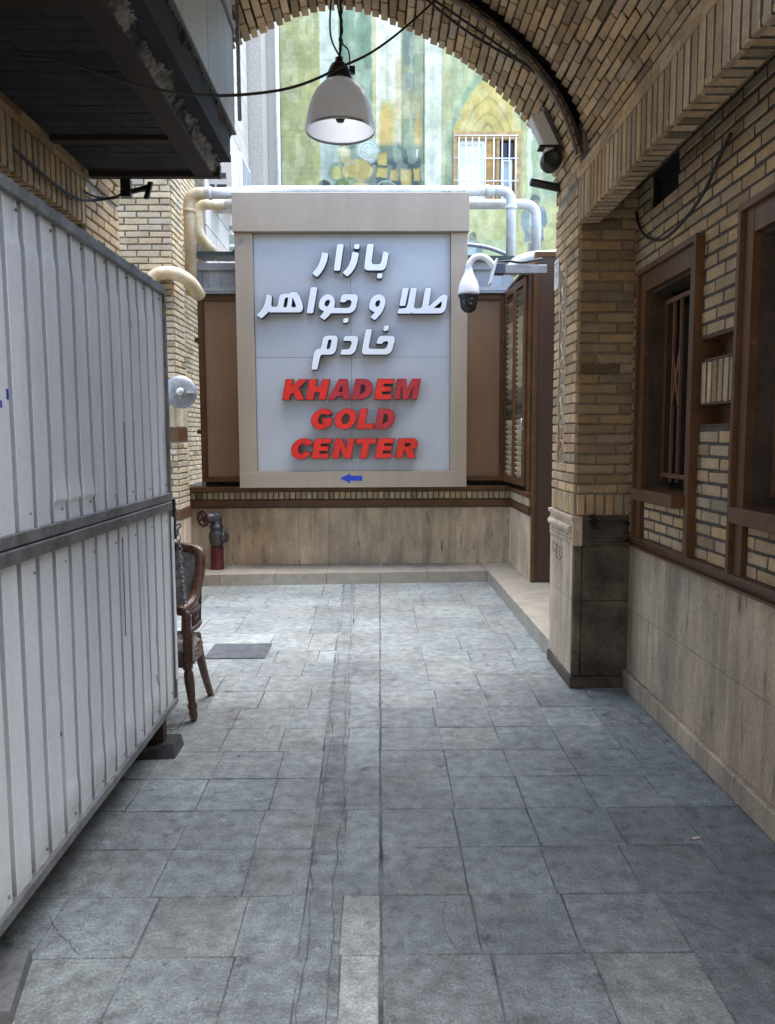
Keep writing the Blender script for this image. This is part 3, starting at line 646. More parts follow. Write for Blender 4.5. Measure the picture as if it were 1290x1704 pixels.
for i in range(ny + 1):
    yy = BY0 + (BY1 + .04 - BY0) * i / ny; row = []
    edge = 0.012 * math.sin(yy * 9) + 0.01 * math.sin(yy * 23 + 1) + 0.006 * gr[i, 0]
    for j in range(ns + 1):
        t = j / ns
        xx = -0.972 + 0.125 * t + (0.0055 * gr[i, j] if 0 < j < ns else 0) + (edge if 2 < j < ns else 0) * 0.6
        zz = 3.10 + 0.25 * t ** 1.15 + (0.006 * gr[i, -1 - j] if 0 < j < ns else 0) - (0.03 * (abs(math.sin(yy * 6.3 + j)) ** 3) if 3 < j < 9 else 0)
        row.append((xx, yy, zz))
    n = mb.add(row)
    if base is not None:
        for j in range(ns):
            kk = 1.0 if j < 5 else 0.45
            mb.face((base + j, base + j + 1, n + j + 1, n + j), (kk, kk, kk))
    base = n
mb.face([base + j for j in range(ns + 1)] + [mb.add([(-0.972, BY1 + .04, 3.37)])], (.4, .4, .4))
mb.build('broken_edge', M['plaster'], bay)
mb = MB()
y = BY0
for y1 in (2.55, 3.3, 4.05, BY1 + .04):
    v = random.uniform(.9, 1.06); mb.box(-0.855, -0.842, y + .003, y1 - .003, 3.35, 4.25, (v, v, v), ch=.002); y = y1
mb.box(-0.842, -0.826, BY0, BY1 + .045, 3.90, 3.93, (.5, .5, .5)); mb.box(-0.86, -0.835, BY0, BY1 + .045, 3.335, 3.349, (.35, .35, .35))
mb.box(-1.2, -0.856, BY1 + .02, BY1 + .042, 3.36, 4.25, (.8, .8, .8))
mb.build('fascia', M['fascia'], bay)
mb = MB(); mb.sweep([(-0.815, BY1 + .05, 3.42), (-0.815, BY1 + .05, 4.15)], 0.012, 8); mb.build('corner_pipe', M['steel'], bay)
br = MB(); br.obox((-1.45, 4.80, 3.03), Vector((1, 0, .25)).normalized(), Y_, Vector((-.25, 0, 1)).normalized(), .09, .012, .012); br.obox((-1.375, 4.80, 3.03), Vector((.3, 0, 1)).normalized(), Y_, X_, .05, .012, .014); br.obox((-1.50, 4.78, 3.035), X_, Y_, Z_, .03, .02, .05)
br.sweep(smoothpts([(-1.72, 4.55, 2.98), (-1.66, 4.70, 2.965), (-1.58, 4.78, 2.98), (-1.5, 4.79, 3.03)], 4), .008, 5)
tag(br.build('broken_bracket', M['black']), 'small black broken bracket dangling below the dark overhang', 'bracket')

# cables
mb = MB()
mb.sweep(smoothpts([(-1.451, 3.32, 3.099), (-1.325, 3.34, 3.097), (-1.176, 3.4, 3.077), (-0.995, 3.46, 3.043), (-0.784, 3.54, 3.045), (-0.614, 3.62, 3.079), (-0.437, 3.72, 3.144), (-0.307, 3.82, 3.228), (-0.181, 3.93, 3.337), (-0.054, 4.06, 3.454), (0.069, 4.2, 3.599), (0.2, 4.36, 3.778), (0.326, 4.55, 3.977), (0.402, 4.664, 4.096)], 6), 0.0065, 6)
tag(mb.build('overhead_cable', M['cable']), 'black cable strung from the dark overhang past the lamp to the vault', 'cable')
mb = MB()
mb.sweep(smoothpts([(-1.80, 3.45, 2.97), (-1.70, 3.75, 2.90), (-1.67, 4.1, 2.86), (-1.665, 4.4, 2.87), (-1.66, 4.65, 2.93), (-1.55, 4.76, 2.98)], 6), 0.009, 6)
tag(mb.build('wall_cable', M['cable']), 'black cable drooping along the dark brick lintel above the hoarding', 'cable')
mb = MB(); mb.sweep([(1.02, 3.15, 3.55), (0.99, 3.15, 3.50), (0.965, 3.14, 3.475), (0.95, 3.13, 3.485), (0.945, 3.125, 3.51), (0.955, 3.12, 3.53)], .005, 5)
tag(mb.build('ceiling_hook', M['cable']), 'thin black wire hook hanging from the brick vault', 'hook')

# ------------------------------------------------------------------ pendant lamp
lx, ly, lz = -0.232, 5.0, 3.442
lamp = thing('pendant_lamp', 'ribbed grey dome pendant lamp with black cap hanging under the arch', 'lamp', (lx, ly, lz))
mb = MB(); mb.lathe((lx, ly, lz), Z_, [(.212, 0), (.214, .012), (.209, .03), (.203, .075), (.193, .125), (.176, .18), (.150, .23), (.116, .27), (.082, .297)], 96, ripple=0.0034); mb.build('lamp_shade', M['shade'], lamp)
mb = MB(); mb.lathe((lx, ly, lz), Z_, [(.2115, -.004), (.2155, .0), (.2155, .010), (.2115, .012)], 60); mb.build('rim', M['alu'], lamp)
mb = MB(); mb.lathe((lx, ly, lz), Z_, [(.088, .293), (.086, .31), (.07, .365), (.055, .395), (.03, .405), (.028, .435), (.012, .44)], 24, cap=(True, True)); mb.obox((lx + .075, ly, lz + .365), X_, Y_, Z_, .02, .015, .02); mb.build('cap', M['black'], lamp)
mb = MB(); mb.lathe((lx, ly, lz), Z_, [(.0, .055), (.022, .06), (.036, .09), (.03, .14), (.022, .18), (.022, .28)], 16); mb.build('bulb', M['char'], lamp)
mb = MB(); zt = 4.30 - lz
mb.sweep(smoothpts([(lx, ly, lz + .43), (lx + .01, ly, lz + .6), (lx + .005, ly, lz + zt + .02)], 6), .009, 6)
mb.sweep(smoothpts([(lx + .01, ly, lz + .43), (lx - .05, ly, lz + .55), (lx - .055, ly, lz + .7), (lx - .035, ly, lz + zt + .01)], 6), .006, 5)
mb.sweep(smoothpts([(lx + .06, ly, lz + .38), (lx + .055, ly, lz + .48), (lx + .0, ly - .02, lz + .53), (lx + .02, ly, lz + .6), (lx - .01, ly, lz + .75), (lx + .012, ly, lz + zt + .01)], 6), .005, 5)
for q in range(14):
    z0 = lz + .50 + q * .03; mb.sweep([(lx + .012 + (.008 * math.cos(a) if q % 2 else 0), ly + (0 if q % 2 else .008 * math.cos(a)), z0 + .02 * math.sin(a)) for a in np.linspace(0, 2 * math.pi, 9)[:-1]], .003, 4, closed=True)
mb.build('suspension_chain', M['cable'], lamp)

# ------------------------------------------------------------------ cameras on the arch and on the bracket
ac = thing('dome_camera', 'black round security camera under a white box on the arch edge', 'camera', (1.12, 4.9, 3.5))
P, T, Nn = arc(SLEN * .905); c0 = P + Nn * .06 + Y_ * 4.95
mb = MB(); mb.obox(c0, T, Y_, Nn, .115, .05, .042, ch=.006); mb.build('junction_box', M['wplastic'], ac)
mb = MB(); mb.obox(c0 - Nn * .05 + Y_ * -.02, T, Y_, Nn, .13, .05, .008, (.5, .5, .5)); mb.build('back_plate', M['rail'], ac)
P, T, Nn = arc(SLEN * .948); c1 = P + Nn * .075 + Y_ * 4.93
mb = MB(); mb.lathe(c1 + Y_ * .06, -Y_, [(.0, -.055), (.035, -.045), (.062, -.01), (.066, .03), (.060, .075), (.045, .09), (.040, .085), (.0, .08)], 28)
mb.sweep([c1 - Nn * .1 + Z_ * .06, c1 + Z_ * .062], .012, 6); mb.obox(c1 + Z_ * .066 - X_ * .01, X_, Y_, Z_, .075, .04, .007); mb.build('camera_body', M['black'], ac)
mb = MB(); mb.lathe(c1 + Y_ * .06, -Y_, [(.038, .083), (.040, .0895), (.030, .092), (.024, .086), (.0, .088)], 24); mb.build('lens_ring', M['char'], ac)
mb = MB(); d = Vector((-.97, -.12, .16)).normalized(); mb.lathe(Vector((1.19, 5.2, 3.165)), d, [(.026, 0), (.027, .20), (.022, .205), (0, .205)], 20)
mb.box(1.172, 1.181, 5.17, 5.235, 3.13, 3.21)
tag(mb.build('tube_camera', M['black']), 'slim black tube sticking out from the brick arch pier', 'camera')

pz = thing('ptz_camera', 'white and black ball security camera hanging from a curved arm by the sign', 'camera', (0.835, 7.3, 2.7))
cx, cy = 0.835, 7.3
mb = MB(); mb.lathe((cx, cy, 2.70), Z_, [(.096, .165), (.1, .17), (.1, .185), (.094, .23), (.078, .285), (.055, .33), (.038, .37), (.034, .40)], 32); mb.build('housing', M['wplastic'], pz)
mb = MB(); mb.lathe((cx, cy, 2.70), Z_, [(.0, 0), (.03, .004), (.06, .025), (.076, .06), (.082, .10), (.086, .135), (.098, .15), (.099, .166), (.0, .166)], 32)
mb.lathe((cx + .01, cy - .072, 2.79), Vector((.1, -1, -.1)), [(.032, 0), (.032, .018), (.024, .02), (.02, .012), (0, .012)], 20); mb.build('lens_ball', M['black'], pz)
mb = MB(); mb.sweep(smoothpts([(cx, cy, 3.09), (cx + .004, cy, 3.14), (cx + .045, cy, 3.195), (cx + .11, cy, 3.21), (cx + .17, cy, 3.185), (cx + .215, cy, 3.14), (cx + .225, cy + .01, 3.12)], 6), [.028] * 37, 12)
mb.build('arm', M['wplastic'], pz)
mb = MB(); mb.obox((cx + .225, cy + .02, 3.07), Vector((.25, 0, 1)).normalized(), Y_, Vector((1, 0, -.25)).normalized(), .115, .07, .009, ch=.003); mb.build('mount_plate', M['wplastic'], pz)
mb = MB(); mb.box(1.17, 1.56, 7.3, 7.38, 3.06, 3.135, ch=.003); mb.box(1.075, 1.1695, 7.29, 7.39, 3.055, 3.15, (.25, .3, .4), ch=.003)
tag(mb.build('bracket_beam', M['steel']), 'grey steel bar on the brown frame carrying the ball camera', 'bracket')
mb = MB(); mb.sweep(smoothpts([(1.10, 7.32, 3.16), (1.2, 7.31, 3.17), (1.32, 7.3, 3.155), (1.44, 7.3, 3.175), (1.52, 7.35, 3.2)], 6), .012, 6)
tag(mb.build('bracket_cable', M['cable']), 'black cable lying along the grey steel bracket bar', 'cable')

# ------------------------------------------------------------------ sign
SY = 8.25; SX0, SX1 = -1.492, 0.931
sg_ = thing('shop_sign', 'big cream framed grey sign with white Persian and red KHADEM GOLD CENTER letters', 'sign', (-0.28, SY, 1.02))
mb = MB(); mb.box(SX0 - .012, SX1 + .012, SY - .045, SY + .33, 3.672, 4.062, ch=.004); mb.build('header_board', M['cream'], sg_)
mb = MB(); mb.box(SX0, SX0 + .185, SY, SY + .33, 1.196, 3.671, ch=.003); mb.build('side_board', M['cream'], sg_)
mb = MB(); mb.box(SX1 - .175, SX1, SY, SY + .33, 1.196, 3.671, ch=.003); mb.build('side_board', M['cream'], sg_)
mb = MB(); mb.box(SX0, SX1, SY - .006, SY + .33, 1.022, 1.195, ch=.003); mb.build('bottom_board', M['cream'], sg_)
mb = MB(); xs = [SX0 + .187, -0.293, SX1 - .177]; zs = [1.197, 2.40, 3.670]; PY = SY + .045
for i in range(2):
    for j in range(2):
        v = random.uniform(.97, 1.03); mb.box(xs[i] + .0015, xs[i + 1] - .0015, PY + random.uniform(0, .002), PY + .02, zs[j] + .0015, zs[j + 1] - .0015, (v, v, v), ch=.001)
mb.build('face_panel', M['panel'], sg_)
mb = MB(); mb.box(SX0 + .19, SX1 - .18, PY + .021, PY + .05, 1.2, 3.66); mb.box(SX0 + .01, SX1 - .01, SY + .33, SY + .37, 1.03, 4.05); mb.build('back_frame', M['char'], sg_)
KX = 8.25 / 1284 * 1.0062; KZ = 8.25 / 1284 * 0.997
def px2s(x, y):                     # drawing units of the lettering layout -> position on the sign face
    return (-0.289 + (x - 585) * 0.006468, 2.411 - (y - 592) * 0.006108 - 0.0)
def grow(p, d):
    ar = sum(p[i - 1][0] * p[i][1] - p[i][0] * p[i - 1][1] for i in range(len(p))); sg = 1 if ar > 0 else -1; out = []
    for i in range(len(p)):
        a, b, c = Vector(p[i - 1]), Vector(p[i]), Vector(p[(i + 1) % len(p)])
        u, v = (b - a), (c - b)
        if u.length < 1e-6 or v.length < 1e-6: out.append(tuple(b)); continue
        u.normalize(); v.normalize(); n1 = Vector((u.y, -u.x)) * sg; n2 = Vector((v.y, -v.x)) * sg
        m = n1 + n2; l = m.length
        m = m / l if l > 1e-4 else n1
        out.append(tuple(b + m * d / max(.55, m.dot(n1))))
    return out
def letter(outer, holes, front, side, label=None, dep=.085):
    rim = .0045
    mb = MB(); mp = lambda x, z, d: Vector((x, PY - d, z))
    mb.prism(grow(outer, rim), [grow(h, -rim) for h in holes], mp, .004, dep - .004, mf=1, ms=1)
    mb.prism(outer, holes, mp, dep - .006, dep, mf=0, ms=0)
    o = mb.build('letter', [front, side], sg_)
    if label: o['label'] = label
def trc(pts, ox, oy, sc): return [px2s(ox + x / sc, oy + y / sc) for x, y in pts]
def chaikin(p, r=.16):
    out = []
    for i in range(len(p)):
        a, b, c = p[i - 1], p[i], p[(i + 1) % len(p)]
        la = math.dist(a, b); lc = math.dist(b, c); ra = min(r, .008 / max(la, 1e-6)); rc = min(r, .008 / max(lc, 1e-6))
        out += [(b[0] + (a[0] - b[0]) * ra, b[1] + (a[1] - b[1]) * ra), (b[0] + (c[0] - b[0]) * rc, b[1] + (c[1] - b[1]) * rc)]
    return out
A_ = (500, 390, 4.9615); B_ = (420, 460, 7.1667); C_ = (580, 460, 7.1667)
PERS = [
 (A_, [(556,80),(608,80),(590,225),(592,240),(605,247),(645,247),(660,240),(668,222),(682,138),(727,152),(710,245),(700,275),(685,292),(665,297),(560,297),(538,290),(530,272)], []),
 (A_, [(636,322),(678,322),(672,362),(630,362)], []),
 (A_, [(437,143),(488,155),(483,190),(474,230),(455,278),(425,320),(393,347),(357,315),(385,288),(408,255),(424,212),(431,178)], []),
 (A_, [(455,80),(497,80),(490,122),(447,118)], []),
 (A_, [(318,80),(370,80),(337,298),(287,298)], []),
 (A_, [(195,147),(246,155),(241,190),(232,228),(213,272),(185,318),(153,352),(113,318),(143,288),(166,252),(182,212),(190,180)], []),
 (C_, [(895,135),(967,135),(932,362),(1060,242),(1090,221),(1120,215),(1145,225),(1153,246),(1150,270),(1135,370),(1120,410),(1105,428),(1085,440),(1060,443),(750,443),(735,432),(720,443),(572,443),(584,387),(665,379),(678,368),(690,335),(727,135),(800,135),(765,350),(768,376),(790,383),(840,380),(857,358)], [[(990,380),(1090,292),(1078,365),(1065,380)]]),
 (C_, [(632,135),(707,135),(662,352),(595,352)], []),
 (C_, [(345,212),(378,212),(405,225),(427,250),(436,290),(434,325),(420,370),(403,410),(380,445),(348,485),(312,522),(258,485),(290,453),(310,425),(285,415),(258,398),(244,370),(247,330),(262,285),(282,250),(310,225)], [[(355,282),(370,285),(375,302),(368,335),(355,355),(340,365),(322,355),(316,338),(322,310),(335,292)]]),
 (B_, [(1090,214),(1110,210),(1230,210),(1253,218),(1264,240),(1263,270),(1240,370),(1228,395),(1205,420),(1175,435),(1140,437),(948,437),(930,462),(905,490),(875,518),(818,478),(850,448),(872,415),(845,402),(820,380),(810,355),(815,310),(830,272),(850,243),(880,218),(910,209),(935,209),(968,225),(990,255),(1000,300),(996,340),(988,373),(1130,375),(1160,370),(1180,350),(1190,310),(1187,290),(1175,280),(1155,278),(1138,283),(1126,293),(1118,305),(1055,305),(1068,250),(1076,228)], [[(925,275),(938,280),(942,298),(935,328),(920,350),(905,360),(888,352),(879,335),(883,305),(900,285)]]),
 (B_, [(1095,500),(1155,492),(1148,548),(1090,555)], []),
 (B_, [(722,125),(800,125),(745,437),(670,437)], []),
 (B_, [(212,203),(275,225),(264,340),(268,353),(280,358),(318,358),(332,352),(340,335),(357,245),(365,222),(378,208),(400,202),(485,200),(487,180),(560,180),(585,220),(607,265),(622,310),(630,365),(624,398),(612,415),(590,425),(250,425),(235,414),(215,437),(185,465),(148,497),(92,455),(125,424),(155,390),(180,345),(196,295),(205,250)], [[(440,248),(462,246),(448,345),(442,360),(430,366),(402,366),(420,265)], [(510,240),(548,335),(550,355),(540,366),(496,366)]]),
 (C_, [(205,630),(280,630),(238,840),(242,858),(260,868),(410,870),(435,862),(450,840),(465,800),(462,783),(450,776),(425,777),(408,785),(397,797),(390,807),(327,805),(342,755),(358,725),(372,714),(400,710),(510,710),(530,720),(541,740),(540,765),(515,870),(500,902),(480,923),(455,935),(430,937),(190,935),(168,925),(158,905),(160,885)], []),
 (C_, [(412,592),(475,580),(468,645),(408,655)], []),
 (B_, [(1120,710),(1235,710),(1255,720),(1265,745),(1262,770),(1240,865),(1225,898),(1205,920),(1180,934),(1150,937),(1055,937),(1070,875),(1140,872),(1160,864),(1172,845),(1188,800),(1186,782),(1172,771),(1150,770),(1090,770),(1098,735),(1105,718)], []),
 (B_, [(905,705),(1000,705),(1018,715),(1026,735),(1025,768),(1010,860),(1000,895),(980,922),(945,936),(845,936),(828,942),(818,965),(785,1117),(715,1117),(745,930),(755,900),(770,878),(795,866),(825,860),(833,840),(850,765),(858,738),(872,716)], [[(940,753),(955,757),(956,775),(937,855),(925,868),(910,873),(898,868),(897,850),(913,775),(922,759)]]),
]
for (ox, oy, sc), out, hs in PERS:
    letter(chaikin(trc(out, ox, oy, sc)), [chaikin(trc(h, ox, oy, sc)) for h in hs], M['white'], M['char'])
def el(cx, cy, rx, ry, a0, a1, n=14): return [(cx + rx * math.cos(R(a0 + (a1 - a0) * i / n)), cy + ry * math.sin(R(a0 + (a1 - a0) * i / n))) for i in range(n + 1)]
G = {
 'K': ([(0,0),(.33,0),(.33,.22),(.45,.36),(.67,0),(1.03,0),(.68,.58),(1.02,1),(.63,1),(.33,.62),(.33,1),(0,1)], []),
 'H': ([(0,0),(.33,0),(.33,.37),(.6,.37),(.6,0),(.93,0),(.93,1),(.6,1),(.6,.64),(.33,.64),(.33,1),(0,1)], []),
 'A': ([(0,0),(.31,0),(.36,.17),(.68,.17),(.73,0),(1.04,0),(.72,1),(.34,1)], [[(.42,.37),(.62,.37),(.52,.72)]]),
 'D': ([(0,0)] + el(.40,.5,.47,.5,-90,90) + [(0,1)], [[(.31,.25)] + el(.38,.5,.18,.25,-90,90) + [(.31,.75)]]),
 'E': ([(0,0),(.8,0),(.8,.23),(.32,.23),(.32,.39),(.73,.39),(.73,.61),(.32,.61),(.32,.77),(.79,.77),(.79,1),(0,1)], []),
 'M': ([(0,0),(.27,0),(.27,.68),(.43,0),(.66,0),(.82,.68),(.82,0),(1.09,0),(1.09,1),(.7,1),(.545,.42),(.39,1),(0,1)], []),
 'G': (el(.5,.5,.52,.52,32,312,26) + [(.96,.13),(.96,.54),(.52,.54),(.52,.32),(.66,.32),(.66,.265)] + el(.5,.5,.20,.275,305,45,22), []),
 'O': (el(.5,.5,.52,.52,0,360,36)[:-1], [el(.5,.5,.20,.275,0,360,28)[:-1]]),
 'L': ([(0,0),(.78,0),(.78,.25),(.33,.25),(.33,1),(0,1)], []),
 'C': (el(.5,.5,.52,.52,28,332,30) + el(.5,.5,.20,.275,328,32,24), []),
 'N': ([(0,0),(.31,0),(.31,.52),(.6,0),(.92,0),(.92,1),(.61,1),(.61,.46),(.32,1),(0,1)], []),
 'T': ([(.3,0),(.63,0),(.63,.75),(.93,.75),(.93,1),(0,1),(0,.75),(.3,.75)], []),
 'R': ([(0,0),(.33,0),(.33,.38),(.40,.38),(.60,0),(.98,0),(.74,.43)] + el(.62,.70,.34,.30,-60,90,12) + [(0,1)], [[(.33,.58),(.5,.58),(.6,.61),(.63,.68),(.6,.75),(.5,.78),(.33,.78)]]),
}
NV = {'N': [(0,0),(.31,0),(.31,.54),(.6,0),(.92,0),(.92,1),(.61,1),(.61,.46),(.32,1),(0,1)]}
for wd, base, hh, xs_ in (('KHADEM', 232, 170, (60, 252, 430, 622, 800, 960)), ('GOLD', 482, 167, (281, 470, 660, 805)), ('CENTER', 735, 167, (115, 290, 455, 632, 805, 972))):
    for chx, x0 in zip(wd, xs_):
        o_, h_ = G[chx]
        f = lambda p: px2s(460 + (x0 + (p[0] + .19 * p[1]) * hh) / 4.9615, 620 + (base - p[1] * hh) / 4.9615)
        fm = M['red_d'] if chx in 'ADM' and wd == 'KHADEM' or chx == 'D' else M['red']
        letter([f(p) for p in o_], [[f(p) for p in h] for h in h_], fm, M['red_side'], dep=.085)
f = lambda x, y: px2s(x, y)
mb = MB(); ar = [(565, 797), (582, 788.5), (580.5, 793), (601, 793), (601, 801.5), (580.5, 801.5), (582, 806.5)]
mb.prism([(f(*p)[0], f(*p)[1] - .036) for p in ar], [], lambda x, z, d: Vector((x, SY - .006 - d, z)), .0005, .003); mb.build('arrow', M['blue'], sg_, label='blue arrow pointing left')
mb = MB()
for q in range(5): mb.obox((SX0 + .04 + .012 * q, SY - .0012, 3.585 + .008 * (q % 2)), Vector((.3, 0, 1)).normalized(), X_, Y_, .018, .003, .001)
mb.box(SX0 + .03, SX0 + .09, SY - .0015, SY, 3.56, 3.564); mb.box(SX0 + .03, SX0 + .095, SY - .0015, SY, 3.607, 3.61)
mb.build('scribble', M['rail'], sg_)
mb = MB(); mb.box(SX1 - .075, SX1 - .035, SY - .002, SY, 3.56, 3.585); mb.build('small_label', M['steel'], sg_)
mb = MB()
for q in range(40): mb.lathe((.66 + q * .006, SY + random.uniform(.0, .05), 4.064), Z_, [(random.uniform(.008, .022), 0), (.006, random.uniform(.008, .022)), (0, .024)], 6)
mb.build('grime', M['soot'], sg_)

# ------------------------------------------------------------------ courtyard back wall with its panels
bw = thing('courtyard_wall', 'back wall with travertine dado and brown metal side panels behind the sign', 'wall', (-0.25, 8.7, 0))
mb = MB(); x = -2.26
while x < 1.485:
    x1 = min(1.485, x + random.choice((.12, .3, .34, .4))); k = random.uniform(.78, 1.1); w = random.uniform(-.03, .03)
    mb.box(x + .0008, x1 - .0008, 8.72 - random.uniform(0, .002), 8.76, 0.12, 0.765, (k * (1 + w), k, k * (1 - w)), ch=.001); x = x1
mb.build('stone_dado', M['trav'], bw)
mb = MB(); mb.box(-2.26, 1.485, 8.63, 8.80, 0.785, 0.86, ch=.003); mb.box(-2.26, 1.485, 8.60, 8.80, 0.955, 1.012, ch=.003); mb.build('brown_ledge', M['brown'], bw)
mb = MB(); x = -2.24
while x < 1.47:
    brick(mb, Vector((0, 8.66, 0)), X_, Z_, -Y_, x, x + .05, .868, .948, .012, col=bcol(.14)); x += .062
mb.build('dentil_bricks', M['brick_pale'], bw)
mb = MB(); mb.box(-2.26, 1.6, 8.665, 9.0, .7655, 1.01); mb.box(-1.98, 1.6, 8.80, 9.0, 1.0105, 3.15); mb.build('wall_core', M['mortar'], bw)
for x0, x1 in ((-1.975, -1.40), (0.86, 1.40)):
    mb = MB(); t = .055
    mb.box(x0, x0 + t, 8.60, 8.68, 1.07, 3.105, ch=.003); mb.box(x1 - t, x1, 8.60, 8.68, 1.07, 3.105, ch=.003); mb.box(x0 + t, x1 - t, 8.601, 8.68, 1.07, 1.07 + t, ch=.002); mb.box(x0 + t, x1 - t, 8.601, 8.68, 3.105 - t, 3.105, ch=.002)
    q = .012
    mb.box(x0 + t, x0 + t + q, 8.62, 8.66, 1.07 + t, 3.105 - t); mb.box(x1 - t - q, x1 - t, 8.62, 8.66, 1.07 + t, 3.105 - t)
    for zz in (1.6, 2.6): mb.box(x0 - .045, x0, 8.63, 8.66, zz, zz + .05) if x0 < 0 else mb.box(x1, x1 + .03, 8.63, 8.66, zz, zz + .05)
    pf = mb.build('side_panel', M['brown'], bw)
    mb = MB(); mb.box(x0 + t + q, x1 - t - q, 8.635, 8.65, 1.07 + t, 3.105 - t); mb.build('infill', M['brown_l'], pf)
    mb = MB(); mb.box(x0 - .03, x1 + .08, 8.56, 8.80, 3.112, 3.135, ch=.002); mb.box(x0 - .03, x1 + .08, 8.555, 8.57, 3.136, 3.175); mb.build('flashing', M['grey_board'], pf)
# low lean-to above the panels
for x0, x1 in ((-2.0, -1.3), (0.85, 1.5)):
    mb = MB(); x = x0
    while x < x1 - .01:
        v = random.uniform(.85, 1.1); mb.box(x + .002, min(x + .13, x1) - .002, 8.72, 8.74, 3.175, 3.40, (v, v, v)); x += .13
    mb.box(x0, x1, 8.68, 8.73, 3.385, 3.46, (.95, .97, 1.0), ch=.003); mb.box(x0, x0 + .06, 8.70, 8.7195, 3.175, 3.384, (.7, .72, .75))
    mb.build('zinc_screen', M['grey_board'], bw)
mb = MB(); mb.hexa([(-2.05, 8.60, 3.53), (1.55, 8.60, 3.47), (1.55, 9.3, 3.55), (-2.05, 9.3, 3.62), (-2.05, 8.60, 3.57), (1.55, 8.60, 3.51), (1.55, 9.3, 3.59), (-2.05, 9.3, 3.66)]); mb.build('roof_edge', M['roofgreen'], bw)

# hydrant valve
hv = thing('hydrant_valve', 'iron hydrant valve with red handwheel on a red standpipe by the wall', 'valve', (-1.79, 8.42, .12))
vx, vy = -1.79, 8.42
mb = MB(); mb.lathe((vx, vy, .12), Z_, [(.075, 0), (.075, .015), (.072, .02), (.072, .24), (.074, .245)], 20, cap=(False, True)); mb.build('standpipe', M['redpaint'], hv)
mb = MB(); mb.lathe((vx, vy, .12), Z_, [(.055, .24), (.06, .26), (.075, .28), (.085, .33), (.085, .38), (.07, .42), (.06, .44), (.075, .45), (.075, .475), (.06, .485), (.055, .55), (.06, .60), (.058, .62), (0, .625)], 22)
mb.lathe((vx + .02, vy, .475), Vector((1, -.5, 0)), [(.05, 0), (.055, .06), (.06, .07), (.06, .10), (.045, .105), (0, .105)], 18)
mb.lathe((vx + .03, vy, .69), Vector((-1, -.25, -.05)), [(.05, -.03), (.055, .0), (.06, .05), (.055, .10), (.06, .12), (.045, .15), (.02, .16), (.014, .175)], 18, cap=(True, False)); mb.build('valve_body', M['iron'], hv)
hw = Vector((vx + .03, vy, .69)) + Vector((-1, -.25, -.05)).normalized() * .17
ax = Vector((-.75, -1, -.05)).normalized(); U = ax.cross(Z_).normalized(); V = ax.cross(U)
mb = MB(); mb.sweep([hw + (U * math.cos(a) + V * math.sin(a)) * (.082 + .006 * math.cos(8 * a)) for a in np.linspace(0, 2 * math.pi, 33)[:-1]], .013, 8, closed=True)
for q in range(4): a = q * math.pi / 2 + .4; mb.sweep([hw, hw + (U * math.cos(a) + V * math.sin(a)) * .08], .009, 6)
mb.lathe(hw, ax, [(.022, -.02), (.022, .012), (0, .014)], 12); mb.build('handwheel', M['redpaint'], hv)

# ------------------------------------------------------------------ right side of the yard
rs = thing('yard_side_wall', 'low wall with travertine dado below the folding shutters right of the sign', 'wall', (1.485, 8.1, .12))
mb = MB(); y = 7.56
while y < 8.715:
    y1 = min(8.715, y + random.uniform(.25, .4)); k = random.uniform(.95, 1.2); mb.box(1.485, 1.53, y + .001, y1 - .001, .12, .765, (k, k, k), ch=.001); y = y1
mb.build('stone_dado', M['trav'], rs)
mb = MB(); mb.box(1.43, 1.62, 7.56, 8.59, .96, 1.01, ch=.004); mb.box(1.46, 1.60, 7.56, 8.62, .80, .86, ch=.003); mb.build('sill', M['brown'], rs)
mb = MB(); y = 7.58
while y < 8.6: brick(mb, Vector((1.475, 0, 0)), Y_, Z_, -X_, y, y + .05, .865, .952, .01, col=bcol(.12)); y += .062
mb.build('dentil_bricks', M['brick_pale'], rs)
mb = MB(); mb.box(1.531, 1.75, 7.56, 8.8, .12, 1.0); mb.box(1.56, 1.75, 7.56, 8.8, 1.0, 3.2); mb.build('wall_core', M['mortar'], rs)
sh = thing('folding_shutters', 'brown wooden folding shutters with slats painted as brick reflections in glass right of the sign', 'shutters', (1.43, 8.1, 1.02))
